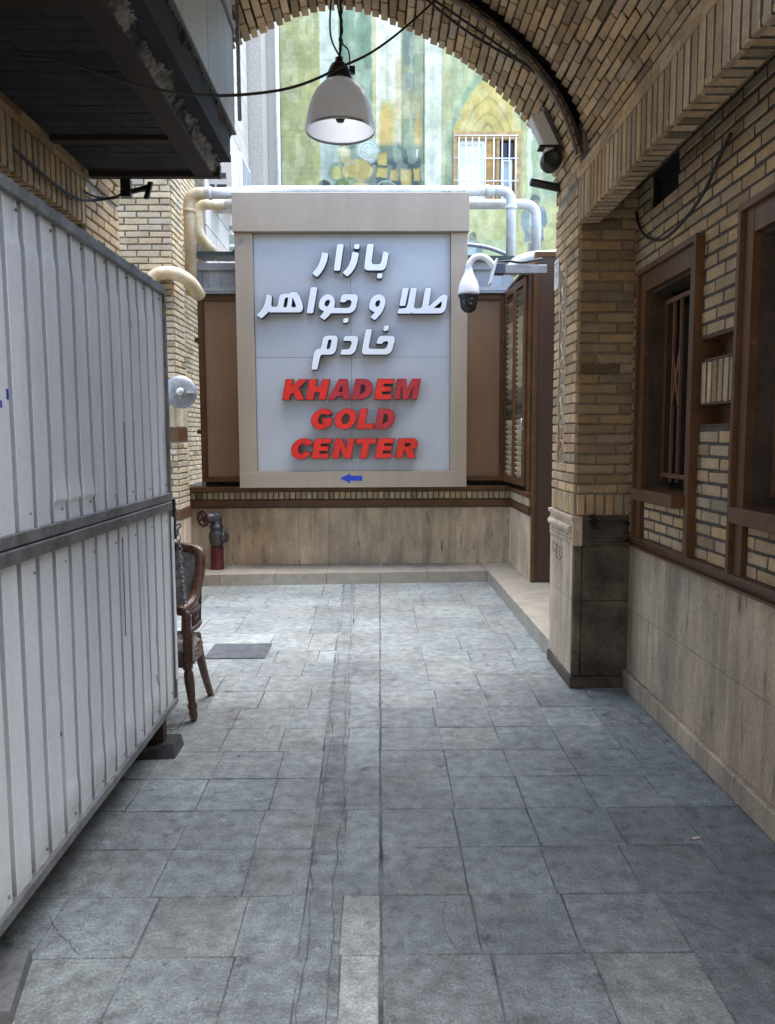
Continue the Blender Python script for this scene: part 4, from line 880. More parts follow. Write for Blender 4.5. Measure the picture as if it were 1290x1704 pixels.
for (ax0, ay0), (ax1, ay1) in (((1.395, 8.56), (1.425, 8.12)), ((1.415, 8.10), (1.455, 7.70))):
    A = Vector((ax0, ay0, 0)); B = Vector((ax1, ay1, 0)); D = (B - A).normalized(); Nn = Vector((D.y, -D.x, 0)); Nn = -Nn if Nn.x > 0 else Nn; wd = (B - A).length
    mb = MB(); z0, z1 = 1.06, 3.12; t = .075
    for s in (t / 2, wd - t / 2): mb.obox(A + D * s + Z_ * (z0 + z1) / 2, D, Z_, Nn, t / 2, (z1 - z0) / 2, .02, ch=.003)
    for zz in (z0 + t / 2 + .001, z1 - t / 2 - .001): mb.obox(A + D * wd / 2 + Z_ * zz, D, Z_, Nn, wd / 2 - t, t / 2, .018, ch=.003)
    lf = mb.build('shutter_leaf', M['brown'], sh)
    mb = MB(); zz = z0 + .1; i = 0
    while zz < z1 - .1:
        v = random.uniform(.75, 1.2) if not (2.75 < zz < 3.0 or 1.75 < zz < 2.05) else random.uniform(.12, .6)  # pale and dark slats imitate brickwork reflected in window glass
        mb.obox(A + D * wd / 2 + Z_ * zz, D, (Z_ + Nn * .55).normalized(), (Nn - Z_ * .55).normalized(), wd / 2 - t - .001, .030, .004, (v, v, v)); zz += .054; i += 1
    mb.build('louvres', M['brick_pale'], lf)
    mb = MB(); mb.obox(A + D * wd / 2 + Z_ * (z0 + z1) / 2 - Nn * .05, D, Z_, Nn, wd / 2 - t, (z1 - z0) / 2 - t, .003); mb.build('backing', M['glassdark'], lf)
    if ay1 < 8: mb = MB(); mb.box(ax1 - .05, ax1 - .005, ay1 + .02, ay1 + .10, 1.62, 1.66); mb.sweep([(ax1 - .03, ay1 + .06, 1.64), (ax1 - .03, ay1 + .06, 1.74)], .012, 6); mb.build('latch', M['alu'], lf)
mb = MB(); mb.box(1.462, 1.50, 7.585, 7.70, 1.011, 3.16, ch=.003); mb.box(1.40, 1.55, 7.58, 8.6, 3.135, 3.16); mb.build('shutter_frame', M['brown'], sh)
mp_ = thing('mesh_door', 'tall dark brown perforated metal door beside the shutters', 'door', (1.6, 7.5, .12))
mb = MB(); mb.box(1.525, 1.78, 7.505, 7.53, .125, 3.25); mb.build('mesh_sheet', M['perf'], mp_)
mb = MB(); mb.box(1.487, 1.524, 7.495, 7.555, .122, 3.30, ch=.002); mb.box(1.525, 1.78, 7.497, 7.55, 3.251, 3.30, ch=.002); mb.build('door_frame', M['brown'], mp_)
mb = MB(); mb.hexa([(1.30, 5.62, 2.06), (1.325, 5.62, 2.06), (1.325, 5.63, 2.06), (1.30, 5.63, 2.06), (1.27, 5.60, 2.86), (1.345, 5.60, 2.86), (1.345, 5.61, 2.86), (1.27, 5.61, 2.86)])
tag(mb.build('white_board', M['paper']), 'narrow white board edge beside the brick pier above the mesh door', 'board')
mb = MB(); mb.box(1.172, 1.180, 5.14, 5.26, 2.52, 2.71, ch=.002)
nb = mb.build('small_notice', M['paper']); tag(nb, 'small pale notice plate on the brick pier next to the carved strip', 'notice')
mb = MB()
for q, (z, a, b) in enumerate(((2.68, .02, .10), (2.655, .02, .08), (2.62, .03, .09), (2.60, .02, .10), (2.565, .04, .06))): mb.box(1.171, 1.1718, 5.14 + a, 5.14 + b, z, z + .006)
mb.build('print', M['rail'], nb)
pw = thing('lane_wall', 'plain brick wall closing the side lane behind the pier', 'wall', (1.79, 6.4, 0))
mb = MB(); brickwork(mb, (1.79, 5.28, .12), Y_, Z_, -X_, 2.22, 3.1); mb.build('brickwork', M['brick_pale'], pw)
mb = MB(); mb.box(1.795, 2.0, 5.27, 7.54, 0, 3.25); mb.build('wall_core', M['mortar'], pw)

# ------------------------------------------------------------------ brick pier and house at the left of the yard
lh = thing('brick_house', 'pale yellow brick house corner left of the sign behind the hoarding', 'house', (-2.4, 8.1, 0))
PX = -1.90; PYF = 7.3
mb = MB()
brickwork(mb, (-3.4, PYF, 1.88), X_, Z_, -Y_, 3.4 + PX, 4.2, L=0.205, H=0.045, J=0.013, depth=0.012, v=.09)
brickwork(mb, (PX, PYF, 1.88), Y_, Z_, X_, 0.38, 4.2, L=0.205, H=0.045, J=0.013, depth=0.012, v=.09)
mb.build('brickwork', M['brick_pale'], lh); mb = MB()
for z0, z1 in ((0.88, 1.52),):
    brickwork(mb, (-2.6, PYF, z0), X_, Z_, -Y_, 2.6 + PX, z1 - z0, L=0.205, H=0.045, J=0.013, depth=0.012, v=.09); brickwork(mb, (PX, PYF, z0), Y_, Z_, X_, 0.38, z1 - z0, L=0.205, H=0.045, J=0.013, depth=0.012, v=.09)
mb.build('lower_brickwork', M['brick_pale'], lh); mb = MB()
x = -2.6
while x < PX - .02: brick(mb, Vector((0, PYF, 0)), X_, Z_, -Y_, x, min(x + .05, PX), 1.66, 1.86, .012, col=bcol(.1)); x += .064
y = PYF
while y < 7.64: brick(mb, Vector((PX, 0, 0)), Y_, Z_, X_, y, y + .05, 1.66, 1.86, .012, col=bcol(.1)); y += .064
mb.build('soldier_course', M['brick_pale'], lh)
mb = MB(); brickwork(mb, (-2.27, 7.70, 1.0), Y_, Z_, X_, 2.2, 5.0, L=0.205, H=0.045, J=0.013, depth=0.012, v=.09); mb.build('set_back_brickwork', M['brick_pale'], lh)
mb = MB(); mb.box(-3.4, PX - .0, PYF + .003, 7.68, 0, 6.1); mb.box(-3.4, -2.272, 7.6805, 9.9, 0, 6.1); mb.build('wall_core', M['mortar_pale'], lh)
mb = MB(); mb.box(-2.6, PX + .004, PYF - .004, 7.69, 1.525, 1.65); mb.build('brown_recess', M['brown'], lh); mb = MB(); mb.box(-2.6, PX + .02, PYF - .02, 7.70, .785, .865); mb.build('brown_band', M['brown'], lh)
mb = MB(); mb.box(-2.6, PX + .012, PYF - .012, 7.5, 0, .78, (1, 1, 1), ch=.002); mb.box(-2.6, PX + .012, 7.502, 7.69, 0, .78, (.9, .9, .9), ch=.002); mb.box(-2.6, -2.25, 7.6905, 8.715, .0, .78, (.85, .85, .88), ch=.002); mb.build('stone_dado', M['trav'], lh)

# gong on the pier
gg = thing('alarm_gong', 'round dull metal alarm gong with a star hub on the brick corner', 'gong', (-1.82, 7.17, 1.97))
gc = Vector((-1.822, 7.17, 1.975)); gd = Vector((.22, -1, 0)).normalized()
mb = MB(); mb.lathe(gc, gd, [(.0, -.05), (.10, -.05), (.142, -.03), (.150, -.005), (.150, .008), (.142, .016), (.12, .03), (.07, .042), (0, .046)], 40); mb.build('dish', M['gong'], gg)
U = gd.cross(Z_).normalized(); V = Z_
mb = MB(); mb.lathe(gc + gd * .045 - U * .0, gd, [(.036, 0), (.034, .035), (.022, .045), (0, .047)], 20)
for q in range(6):
    a = q * math.pi / 3 + .5; dd = U * math.cos(a) + V * math.sin(a); mb.obox(gc + gd * .048 + dd * .045, dd, gd.cross(dd), gd, .026, .0025, .004)
mb.build('hub', M['alu'], gg)
mb = MB(); mb.obox(gc + gd * .055 + U * (.10 if U.x > 0 else -.10), U, V, gd, .05, .014, .02); mb.box(gc.x + .0, gc.x + .03, 7.2, 7.32, 1.95, 2.0); mb.box(-1.93, -1.80, 7.285, 7.298, 1.9, 2.05); mb.build('arm', M['alu'], gg)

# ------------------------------------------------------------------ pipes
def bendpath(pts, r, n=7):
    pts = [Vector(p) for p in pts]; out = [pts[0]]
    for a, b, c in zip(pts, pts[1:], pts[2:]):
        d0 = (a - b).normalized(); d1 = (c - b).normalized(); p0 = b + d0 * r; p1 = b + d1 * r
        for i in range(n + 1):
            t = i / n; out.append(p0 * (1 - t) ** 2 + b * 2 * t * (1 - t) + p1 * t * t)
    out.append(pts[-1]); return out
p1 = thing('white_pipe', 'white pipe running over the sign top and bending down at both ends', 'pipe', (-0.3, 8.9, 4.27))
mb = MB(); mb.sweep([(-1.82, 8.3, 4.08), (-1.62, 8.33, 4.09), (-1.3, 8.68, 4.22), (-1.0, 8.88, 4.28), (-.7, 8.9, 4.285), (1.30, 8.9, 4.285)], .056, 14); mb.sweep(bendpath([(1.29, 8.9, 4.285), (1.487, 8.9, 4.285), (1.487, 8.9, 3.45)], .13), .054, 14); mb.build('long_run', M['pvc'], p1)
mb = MB(); mb.sweep(bendpath([(-1.80, 8.3, 4.08), (-1.962, 8.3, 4.08), (-1.962, 8.3, 3.05)], .12), .060, 14); mb.build('yellowed_drop', M['pvc_y'], p1, label='yellowed drop at the left end')
for p, a in (((-1.962, 8.3, 3.90), Z_), ((-1.962, 8.3, 3.16), Z_), ((1.487, 8.9, 4.10), Z_), ((1.22, 8.9, 4.285), X_), ((-1.74, 8.3, 4.08), X_)):
    mb = MB(); mb.lathe(Vector(p) - a * .02, a, [(.057, 0), (.066, .003), (.066, .037), (.057, .04)], 16); mb.build('collar', M['pvc_y'] if p[0] < 0 and a is Z_ else M['pvc'], p1)
p2 = thing('rear_pipe', 'thinner white pipe just behind and below the pipe over the sign', 'pipe', (-0.1, 9.1, 4.2))
mb = MB(); mb.sweep(bendpath([(-1.75, 9.1, 4.20), (1.812, 9.1, 4.20), (1.812, 9.1, 3.60)], .16), .054, 14); mb.build('long_run', M['pvc'], p2)
mb = MB(); mb.sweep(bendpath([(-1.74, 9.1, 4.20), (-2.05, 9.1, 4.20), (-2.05, 9.1, 3.86), (-1.84, 9.15, 3.62)], .10), .056, 14); mb.build('yellowed_drop', M['pvc_y'], p2)
p3 = thing('gooseneck_pipe', 'short cream gooseneck pipe arching over the hoarding corner on the brick', 'pipe', (-1.9, 7.2, 2.9))
mb = MB(); mb.sweep(bendpath([(-2.06, 7.22, 2.70), (-2.06, 7.22, 3.04), (-1.86, 7.22, 3.06), (-1.73, 7.32, 2.99), (-1.70, 7.5, 2.9)], .085), .060, 14); mb.build('pipe_run', M['pvc_y'], p3)
mb = MB(); mb.lathe((-2.06, 7.22, 2.86), Z_, [(.06, 0), (.07, .003), (.07, .04), (.06, .043)], 16); mb.build('collar', M['pvc_y'], p3)
mb = MB(); mb.sweep(bendpath([(1.30, 7.8, 3.16), (1.36, 7.8, 3.26), (1.52, 7.8, 3.31), (1.75, 7.75, 3.31)], .05), .065, 12); tag(mb.build('duct_elbow', M['pvc']), 'white duct elbow resting on the lean-to roof behind the bracket bar', 'duct')
mb = MB(); mb.sweep(smoothpts([(0.70, 9.3, 3.76), (0.95, 9.3, 3.80), (1.25, 9.25, 3.76), (1.50, 9.2, 3.66)], 6), .024, 8); tag(mb.build('grey_hose', M['steel']), 'grey hose curving behind the sign under the white pipes', 'hose')

# awning pieces left of the sign
aw = thing('glass_awning', 'green glass awning strips and braces between the pipes and the sign', 'awning', (-1.7, 9.6, 3.7))
mb = MB()
for (z, t, dz) in ((4.02, .05, .0), (3.86, .10, .04), (3.72, .10, .06)):
    mb.hexa([(-1.78, 9.5, z), (-1.2, 9.5, z + dz), (-1.2, 9.9, z + dz + .1), (-1.78, 9.9, z + .1), (-1.78, 9.48, z + t), (-1.2, 9.48, z + dz + t), (-1.2, 9.88, z + dz + .1 + t), (-1.78, 9.88, z + .1 + t)], (1, 1, 1) if t < .1 else (1.1, 1.1, 1.1))
mb.build('glass_strip', M['green_glass'], aw)
mb = MB()
for xx in (-1.55, -1.42): mb.sweep([(xx, 9.45, 3.55), (xx, 9.45, 4.05)], .014, 6)
mb.build('brace', M['steel'], aw)
mb = MB(); mb.sweep([(-1.78, 9.3, 3.62), (-1.55, 9.25, 3.86), (-1.40, 9.2, 4.0)], .02, 6); mb.sweep([(-1.72, 9.3, 3.62), (-1.5, 9.25, 3.84), (-1.40, 9.2, 3.92)], .014, 6)
tag(mb.build('pipe_bundle', M['cable']), 'pair of black hoses leaning up beside the cream sign board', 'hose')

# ------------------------------------------------------------------ buildings beyond
pb = thing('pale_building', 'pale stone clad building with slanting joints left behind the lamp', 'building', (-2.15, 12, 0))
mb = MB(); z = 0
while z < 9.2:
    y = 9.92 - (.3 if int(z / .3) % 2 else 0)
    while y < 13.3:
        k = random.uniform(.93, 1.05); w = .05 if random.random() < .12 else 0
        a, b = max(y, 9.92), min(y + .6, 13.3)
        if b - a > .03: mb.box(-2.17, -2.14 + random.uniform(0, .002), a + .005, b - .005, z + .005, z + .295, (k * (1 + w), k * (1 - .6 * w), k * (1 - w * .5)), ch=.002)
        y += .6
    z += .3
mb.build('cladding', M['palewall'], pb)
mb = MB(); mb.box(-3.6, -2.16, 9.91, 13.3, 0, 9.3); mb.build('wall_core', M['mortar_pale'], pb)
mb = MB(); mb.box(-2.6, -1.90, 13.32, 14.0, 0, 9.3); mb.build('render_strip', M['render'], pb)
mb = MB(); mb.sweep([(-1.72, 13.9, 3), (-1.72, 13.9, 9.3)], .04, 10); tag(mb.build('drain_pipe', M['pvc']), 'tall thin white drain pipe between the pale wall and the mural', 'pipe')
acu = thing('air_conditioner', 'white air conditioner unit on the pale wall under the dark overhang', 'air conditioner', (-2.0, 10.9, 4.9))
mb = MB(); mb.box(-2.139, -1.84, 10.85, 11.6, 4.82, 5.40, ch=.015); mb.build('case', M['wplastic'], acu)
mb = MB()
for q in range(12): mb.box(-1.841, -1.832, 10.9, 11.55, 4.88 + q * .04, 4.90 + q * .04)
mb.build('louvres', M['grey_board'], acu)
mb = MB(); mb.box(-2.6, -1.86, 10.2, 10.7, 4.55, 5.05); vb = mb.build('vent_block', M['palewall']); tag(vb, 'white wall block with two dark vent holes under the air conditioner', 'vent')
mb = MB()
for x0, x1 in ((-2.18, -2.08), (-2.05, -1.93)): mb.box(x0, x1, 10.194, 10.199, 4.84, 4.91); mb.box(x0, x1, 10.194, 10.199, 4.70, 4.77)
mb.build('vent_hole', M['char'], vb)

# mural house: paint is a grid of pigment, every cell keeps one colour
mu = thing('mural_house', 'tall house wall painted with a faded yellow green bazaar mural', 'house', (1.5, 14.2, 0))
cell = 1.7; x0p, x1p, y0p, y1p = 466., 1010., -28., 470.
nx, ny = int((x1p - x0p) / cell), int((y1p - y0p) / cell)
gx, gy = np.meshgrid(x0p + (np.arange(nx) + .5) * cell, y0p + (np.arange(ny) + .5) * cell)
GX0, GY0 = gx.copy(), gy.copy()
def nz(sx, sy, seed):
    r = np.random.default_rng(seed); a = r.random((int(ny * cell / sy) + 3, int(nx * cell / sx) + 3))
    fx = (gx - x0p) / sx; fy = (gy - y0p) / sy; ix = fx.astype(int); iy = fy.astype(int); tx = fx - ix; ty = fy - iy; tx = tx * tx * (3 - 2 * tx); ty = ty * ty * (3 - 2 * ty)
    return (a[iy, ix] * (1 - tx) + a[iy, ix + 1] * tx) * (1 - ty) + (a[iy + 1, ix] * (1 - tx) + a[iy + 1, ix + 1] * tx) * ty
C = np.zeros((ny, nx, 3))
hexc = lambda r, g, b: np.array(lin(r, g, b))
def put(mask, c, a=1.0):
    m = (np.clip(mask, 0, 1) * a)[..., None]; C[:] = C * (1 - m) + np.array(lin(*c)) * m
def band(a, b, soft=1.2): return np.clip((gx - a) / soft, 0, 1) * np.clip((b - gx) / soft, 0, 1)
def rect(a, b, c, d, s=1.2): return band(a, b, s) * np.clip((gy - c) / s, 0, 1) * np.clip((d - gy) / s, 0, 1)
def ell(cx, cy, rx, ry, s=.12): return np.clip((1 - np.sqrt(((gx - cx) / rx) ** 2 + ((gy - cy) / ry) ** 2)) / s + .5, 0, 1)
def ringm(cx, cy, rx, ry, w=.12): d = np.sqrt(((gx - cx) / rx) ** 2 + ((gy - cy) / ry) ** 2); return np.clip(1 - np.abs(d - 1) / w, 0, 1)
n_a, n_b, n_c, n_s = nz(40, 60, 1), nz(14, 18, 2), nz(5, 30, 3), nz(4, 5, 4)
C[:] = hexc(176, 178, 128)
put(band(466, 531), (172, 176, 120)); 
for r in range(60):
    yy = y0p + r * 10.5
    put(rect(466, 531, yy, yy + 1.4, .8), (142, 150, 108), .8)
    for k in range(4): xx = 466 + k * 20 + (10 if r % 2 else 0); put(rect(xx, xx + 1.2, yy, yy + 10.5, .8), (146, 154, 110), .6)
put(band(500, 531) * (n_a > .4), (186, 186, 116), .5)
put(band(531, 563), (206, 216, 208)); put(band(534, 560) * n_b, (176, 198, 190), .5)
put(band(563, 618), (128, 158, 136)); put(band(575, 600, 8) * (0.4 + .6 * n_a), (170, 186, 158), .7); put(band(563, 572), (106, 140, 122), .7)
put(band(618, 623), (196, 192, 136))
put(band(623, 666), (226, 226, 208)); put(band(630, 655, 6) * n_c, (196, 200, 184), .6); put(rect(640, 645, 60, 190), (188, 196, 186), .6)
put(rect(623, 666, 160, 260, 14), (188, 184, 118), .85); put(ell(641, 215, 13, 46, .3), (214, 184, 92), .85); put(rect(655, 668, 95, 200), (200, 176, 110), .5)
put(band(666, 704), (150, 162, 130)); put(rect(668, 690, 40, 108, 2), (120, 136, 130), .8); put(rect(672, 688, 118, 145, 2), (110, 132, 134), .8); put(rect(666, 704, 150, 190, 8), (186, 176, 120), .6)
put(ell(694, 225, 6, 40, .3), (206, 172, 84), .8); put(band(702, 705), (90, 110, 112), .9)
put(band(705, 733), (220, 226, 214)); put(band(712, 724, 5) * n_c, (190, 202, 190), .6); put(rect(705, 733, 150, 235, 10), (196, 206, 180), .6)
put(band(733, 748), (190, 190, 142))
put(band(748, 1010), (174, 186, 142)); put(band(748, 1010) * (n_a > .52), (192, 194, 140), .5)
gx = gx + (nz(16, 16, 8) - .5) * 3.5 + (nz(5, 5, 9) - .5) * 1.2; gy = gy + (nz(16, 16, 10) - .5) * 3.5 + (nz(5, 5, 11) - .5) * 1.2
# pots and plates on a dark shelf
put(rect(531, 704, 232, 340, 10), (92, 126, 124), .85); put(rect(600, 704, 258, 335, 8), (56, 86, 96), .8); put(rect(531, 563, 232, 330, 3), (190, 206, 206), .6)
def plate2(cx, cy, r, c1, c2):
    put(ell(cx, cy, r, r * 1.1), c1)
    for q in (.9, .66, .42): put(ringm(cx, cy, r * q, r * 1.1 * q, .09), c2, .8)
plate2(611, 248, 19, (196, 210, 206), (122, 150, 152)); plate2(557, 283, 14, (150, 178, 158), (96, 130, 120)); put(ell(557, 285, 8, 10), (200, 192, 104))
put(ell(592, 283, 26, 20), (196, 178, 96)); put(ell(592, 276, 22, 14) * n_s, (160, 150, 92), .6); put(ringm(592, 282, 26, 20, .07), (120, 124, 84), .8)
put(rect(562, 582, 252, 270), (178, 172, 104)); put(ell(569, 250, 11, 9), (216, 212, 164)); put(ringm(569, 250, 9, 7, .15), (150, 156, 120), .7)
put(ell(575, 305, 22, 12), (120, 140, 88)); put(ell(596, 312, 18, 10), (196, 180, 92), .9); put(ell(556, 318, 12, 9), (110, 132, 100))
for q in (20, 15, 10, 5): put(ringm(640, 312, q, q * .9, .13), (206, 214, 212) if q % 10 else (92, 112, 120), .9)
for cx_, cy_, w_, h_ in ((635, 262, 9, 11), (634, 284, 10, 9), (654, 290, 7, 10), (674, 296, 10, 17), (692, 288, 6, 12)):
    put(rect(cx_ - w_, cx_ + w_, cy_ - h_, cy_ + h_), (198, 178, 92)); put(rect(cx_ - w_, cx_ + w_, cy_ - h_, cy_ - h_ + 3), (146, 140, 92)); put(rect(cx_ + w_ - 3, cx_ + w_, cy_ - h_, cy_ + h_), (150, 138, 84))
put(rect(690, 694, 245, 262), (206, 210, 206), .8); put(ell(537, 307, 10, 10), (70, 82, 88)); put(ell(540, 316, 7, 9), (176, 160, 130), .8)
# painted pointed arch over the window
ga = lambda cx, cy, rx, ry: np.clip(((1 - ((np.abs(gx - cx) / rx) ** 1.6 + (np.maximum(cy - gy, 0) / ry) ** 1.35)) * 12), 0, 1) * (gy < cy)
put(rect(738, 752, 200, 470, 2), (128, 156, 132), .8); put(ga(810, 230, 72, 118), (142, 168, 140), .9); put(ga(810, 225, 62, 98), (188, 192, 120)); put(ga(810, 222, 58, 90), (206, 186, 92)); 
put(ga(810, 222, 42, 66) * (1 - ga(810, 222, 39, 62)), (150, 136, 70), .8); put(ga(810, 222, 30, 40) * (1 - ga(810, 222, 27, 36)), (160, 144, 78), .8); put(ga(810, 222, 14, 22) * (1 - ga(810, 222, 11, 18)), (150, 136, 76), .8); put(ga(810, 222, 58, 90) * n_b, (222, 204, 120), .45)
put(band(868, 875), (196, 196, 132)); put(band(875, 884), (206, 214, 190)); put(band(884, 925) * (gy < 330), (158, 180, 150), .8); put(band(896, 906, 3), (186, 200, 170), .6)
dg = np.clip(1 - np.abs((gy - 300) + (gx - 890) * .55) / 2.2, 0, 1) * (gx > 884) * (gx < 918); put(dg, (206, 190, 110), .8)
# lower right: a bright open square with standing figures
put(rect(770, 1010, 335, 470, 6), (190, 192, 124)); put(rect(770, 1010, 335, 470, 6) * n_a, (206, 204, 140), .7); put(rect(770, 850, 395, 470, 8), (176, 196, 160), .7)
for fx, fy, sc in ((889, 320, 1.0), (784, 385, .8)):
    put(ell(fx + 1, fy + 12 * sc, 9 * sc, 11 * sc), (104, 116, 120), .9); put(ell(fx + 2, fy + 17 * sc, 6 * sc, 7 * sc), (166, 158, 142), .7)
    put(ell(fx, fy + 45 * sc, 21 * sc, 27 * sc, .1), (146, 170, 182)); put(ell(fx - 14 * sc, fy + 44 * sc, 7 * sc, 22 * sc, .15), (124, 150, 166), .9); put(ell(fx + 15 * sc, fy + 42 * sc, 6 * sc, 20 * sc, .15), (120, 146, 162), .9)
    put(ell(fx, fy + 40 * sc, 9 * sc, 20 * sc, .2), (176, 194, 200), .8); put(rect(fx - 16 * sc, fx + 18 * sc, fy + 62 * sc, fy + 82 * sc), (112, 134, 148)); put(ell(fx - 2 * sc, fy + 64 * sc, 8 * sc, 5 * sc), (186, 172, 150)); put(rect(fx - 10 * sc, fx + 14 * sc, fy + 82 * sc, fy + 125 * sc), (96, 116, 130), .9)
put(band(466, 1010) * (nz(9, 26, 21) > .6), (226, 228, 206), .22); put(band(466, 1010) * (nz(12, 9, 22) > .66), (120, 130, 100), .16)
C *= (0.86 + .28 * n_b)[..., None] * (0.93 + .14 * n_s)[..., None]; C = np.clip(C ** 1.1 * np.array([0.84, 0.81, 0.68]), 0.008, .8); C = C * .80 + C.mean(axis=2, keepdims=True) * .20 + .012
wx = lambda p: -1.637 + (p - 470) * .010453
wz = lambda p: 9.015 - p * .01002
vx_ = wx(x0p + np.arange(nx + 1) * cell); vz_ = wz(y0p + np.arange(ny + 1) * cell)
gx, gy = GX0, GY0; hole = rect(752, 866, 216, 342, .01) > .5
me = bpy.data.meshes.new('mural'); VX, VZ = np.meshgrid(vx_, vz_); vv = np.stack([VX.ravel() - 1.5, np.full(VX.size, 13.99 - 14.2), VZ.ravel()], 1)
ii, jj = np.meshgrid(np.arange(nx), np.arange(ny)); keep = ~hole.ravel(); q0 = (jj * (nx + 1) + ii).ravel()[keep]
ff = np.stack([q0 + nx + 1, q0 + nx + 2, q0 + 1, q0], 1)
me.from_pydata(vv.tolist(), [], ff.tolist()); at = me.color_attributes.new('Col', 'FLOAT_COLOR', 'CORNER')
cc = np.ones((ff.shape[0], 4), np.float32); cc[:, :3] = C.reshape(-1, 3)[keep]; at.data.foreach_set('color', np.repeat(cc, 4, axis=0).ravel()); me.materials.append(M['mural'])
o = bpy.data.objects.new('mural', me); COL.objects.link(o); o.parent = mu; o['label'] = 'faded mural of pots, plates, an arch and figures'
mb = MB(); 
plate(mb, (-2.0, 14.01, 0), X_, Z_, 9, 9.3, holes=[(wx(753) + 2.0, wx(865) + 2.0, wz(341), wz(217))]); mb.box(-2.0, 7, 14.3, 15, 0, 9.3); mb.build('house_wall', M['palewall'], mu)
wx0, wx1, wz0, wz1 = wx(752.5), wx(865.5), wz(341), wz(216.5)
mb = MB(); t = .07
mb.box(wx0, wx0 + t, 13.97, 14.12, wz0, wz1); mb.box(wx1 - t * 1.6, wx1, 13.97, 14.12, wz0, wz1); mb.box(wx0 + t, wx1 - t * 1.6, 13.975, 14.12, wz1 - .13, wz1); mb.box(wx(825), wx(830), 13.99, 14.1, wz0, wz1 - .131); mb.box(wx(806), wx(826), 14.02, 14.09, wz0, wz1 - .132, (1.1, .95, .7))
wf = mb.build('window', M['ochre'], mu)
mb = MB(); a, b = wx0 + t + .01, wx(806); mb.box(a, a + .05, 14.03, 14.08, wz0, wz1 - .13); mb.box(b - .05, b, 14.03, 14.08, wz0, wz1 - .13); mb.box(a + .05, b - .05, 14.031, 14.08, wz1 - .2, wz1 - .13)
a2, b2 = wx(833), wx(852); mb.box(a2, a2 + .05, 14.03, 14.08, wz0, wz(262)); mb.box(b2 - .05, b2, 14.03, 14.08, wz0, wz(262)); mb.box(a2 + .05, b2 - .05, 14.031, 14.08, wz(265), wz(262)); mb.build('sash', M['white'], wf)
mb = MB(); mb.box(a + .05, b - .05, 14.06, 14.065, wz0, wz1 - .2, (1.25, 1.25, 1.25)); mb.box(a2 + .05, b2 - .05, 14.06, 14.065, wz0, wz(265), (.55, .58, .62)); mb.build('pane', M['glassbright'], wf)  # left pane lightened, its reflection is in the colour
mb = MB(); mb.box(wx(829), wx(855), 14.06, 14.07, wz(261), wz(228)); mb.build('broken_pane', M['glassdark'], wf)
mb = MB(); mb.box(wx0 + t, wx1 - t, 14.12, 14.14, wz0, wz1); mb.build('window_back', M['ochre'], wf)
mb = MB()
for p in (762, 773, 784, 795, 806, 820, 834, 846, 857): mb.sweep([(wx(p), 13.96, wz0), (wx(p), 13.96, wz1 - .1)], .011, 6)
for p in (224, 262, 300): mb.sweep([(wx0 + .02, 13.96, wz(p)), (wx1 - .05, 13.96, wz(p))], .010, 6)
mb.build('bars', M['white'], wf)

# ------------------------------------------------------------------ sheet metal hoarding
FX = -1.078; FY0, FY1 = -1.4, 3.94
hd = thing('sheet_metal_hoarding', 'dented white corrugated sheet metal hoarding on steel rails', 'hoarding', (FX, 2.0, 0))
def corr(z0, z1, nzr, seed, top):
    r = np.random.default_rng(seed); pitch = .1255; ys = []; ds = []
    pitch_n = int((FY1 - FY0) / pitch)
    for i in range(pitch_n - 1, -1, -1):
        b = FY1 - .004 - (i + 1) * pitch            # near edge of this pan; the recess lies on its far side and runs back under the next pan
        for a, d in ((0, 0), (.035, 0), (.070, 0), (.0950, 0), (.0960, -.045), (pitch + .034, -.042), (pitch - .0005, -.001)):
            ys.append(min(b + a, FY1 - .001)); ds.append((d, i))
    zs_ = np.concatenate([np.linspace(z0, z1, nzr)]); mbx = MB(); pr = None
    ph = r.random(400) * 6.28; dents = [(r.uniform(FY0, FY1), r.uniform(z0, z1), r.uniform(.03, .10), r.uniform(-.003, .003)) for _ in range(46)]
    pan = r.random(400)
    for zz in zs_:
        row = []
        for yv, (d, i) in zip(ys, ds):
            dx = d + .0012 * math.sin(3 * zz + ph[i]) + .0015 * math.sin(1.7 * yv + 2.2 * zz)
            for (dy, dz, dr, da) in dents:
                q = ((yv - dy) ** 2 + (zz - dz) ** 2) / dr ** 2
                if q < 4: dx += da * math.exp(-q * 1.5)
            if top:
                zc = 2.12 + .012 * math.sin(ph[i]) ;
                if zz > zc and d == 0: dx -= .004 * min(1, (zz - zc) / .03) + .01 * (zz - zc)
                if 2.55 < yv < 2.95 and d == 0:
                    zc2 = 1.34; dx += .008 * math.exp(-((zz - zc2) / .05) ** 2) * (1 if zz > zc2 else -.4)
            else:
                if zz < .36 and d == 0 and pan[i] > .5: dx += .004 * math.exp(-((zz - .30) / .05) ** 2)
            row.append((FX + dx, yv, zz))
        n = mbx.add(row)
        if pr is not None:
            for q in range(len(ys) - 1):
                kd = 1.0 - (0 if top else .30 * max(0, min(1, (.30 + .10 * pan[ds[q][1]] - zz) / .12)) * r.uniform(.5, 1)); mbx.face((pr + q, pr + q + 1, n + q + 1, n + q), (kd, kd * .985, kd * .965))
        pr = n
    return mbx
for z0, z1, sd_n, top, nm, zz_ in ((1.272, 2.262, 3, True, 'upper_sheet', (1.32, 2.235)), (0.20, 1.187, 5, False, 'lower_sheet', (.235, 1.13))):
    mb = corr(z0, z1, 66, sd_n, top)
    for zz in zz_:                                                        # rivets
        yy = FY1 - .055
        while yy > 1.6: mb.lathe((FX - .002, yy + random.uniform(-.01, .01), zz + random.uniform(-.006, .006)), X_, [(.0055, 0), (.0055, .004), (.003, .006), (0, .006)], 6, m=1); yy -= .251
    mb.build(nm, [M['sheet'], M['rail']], hd)
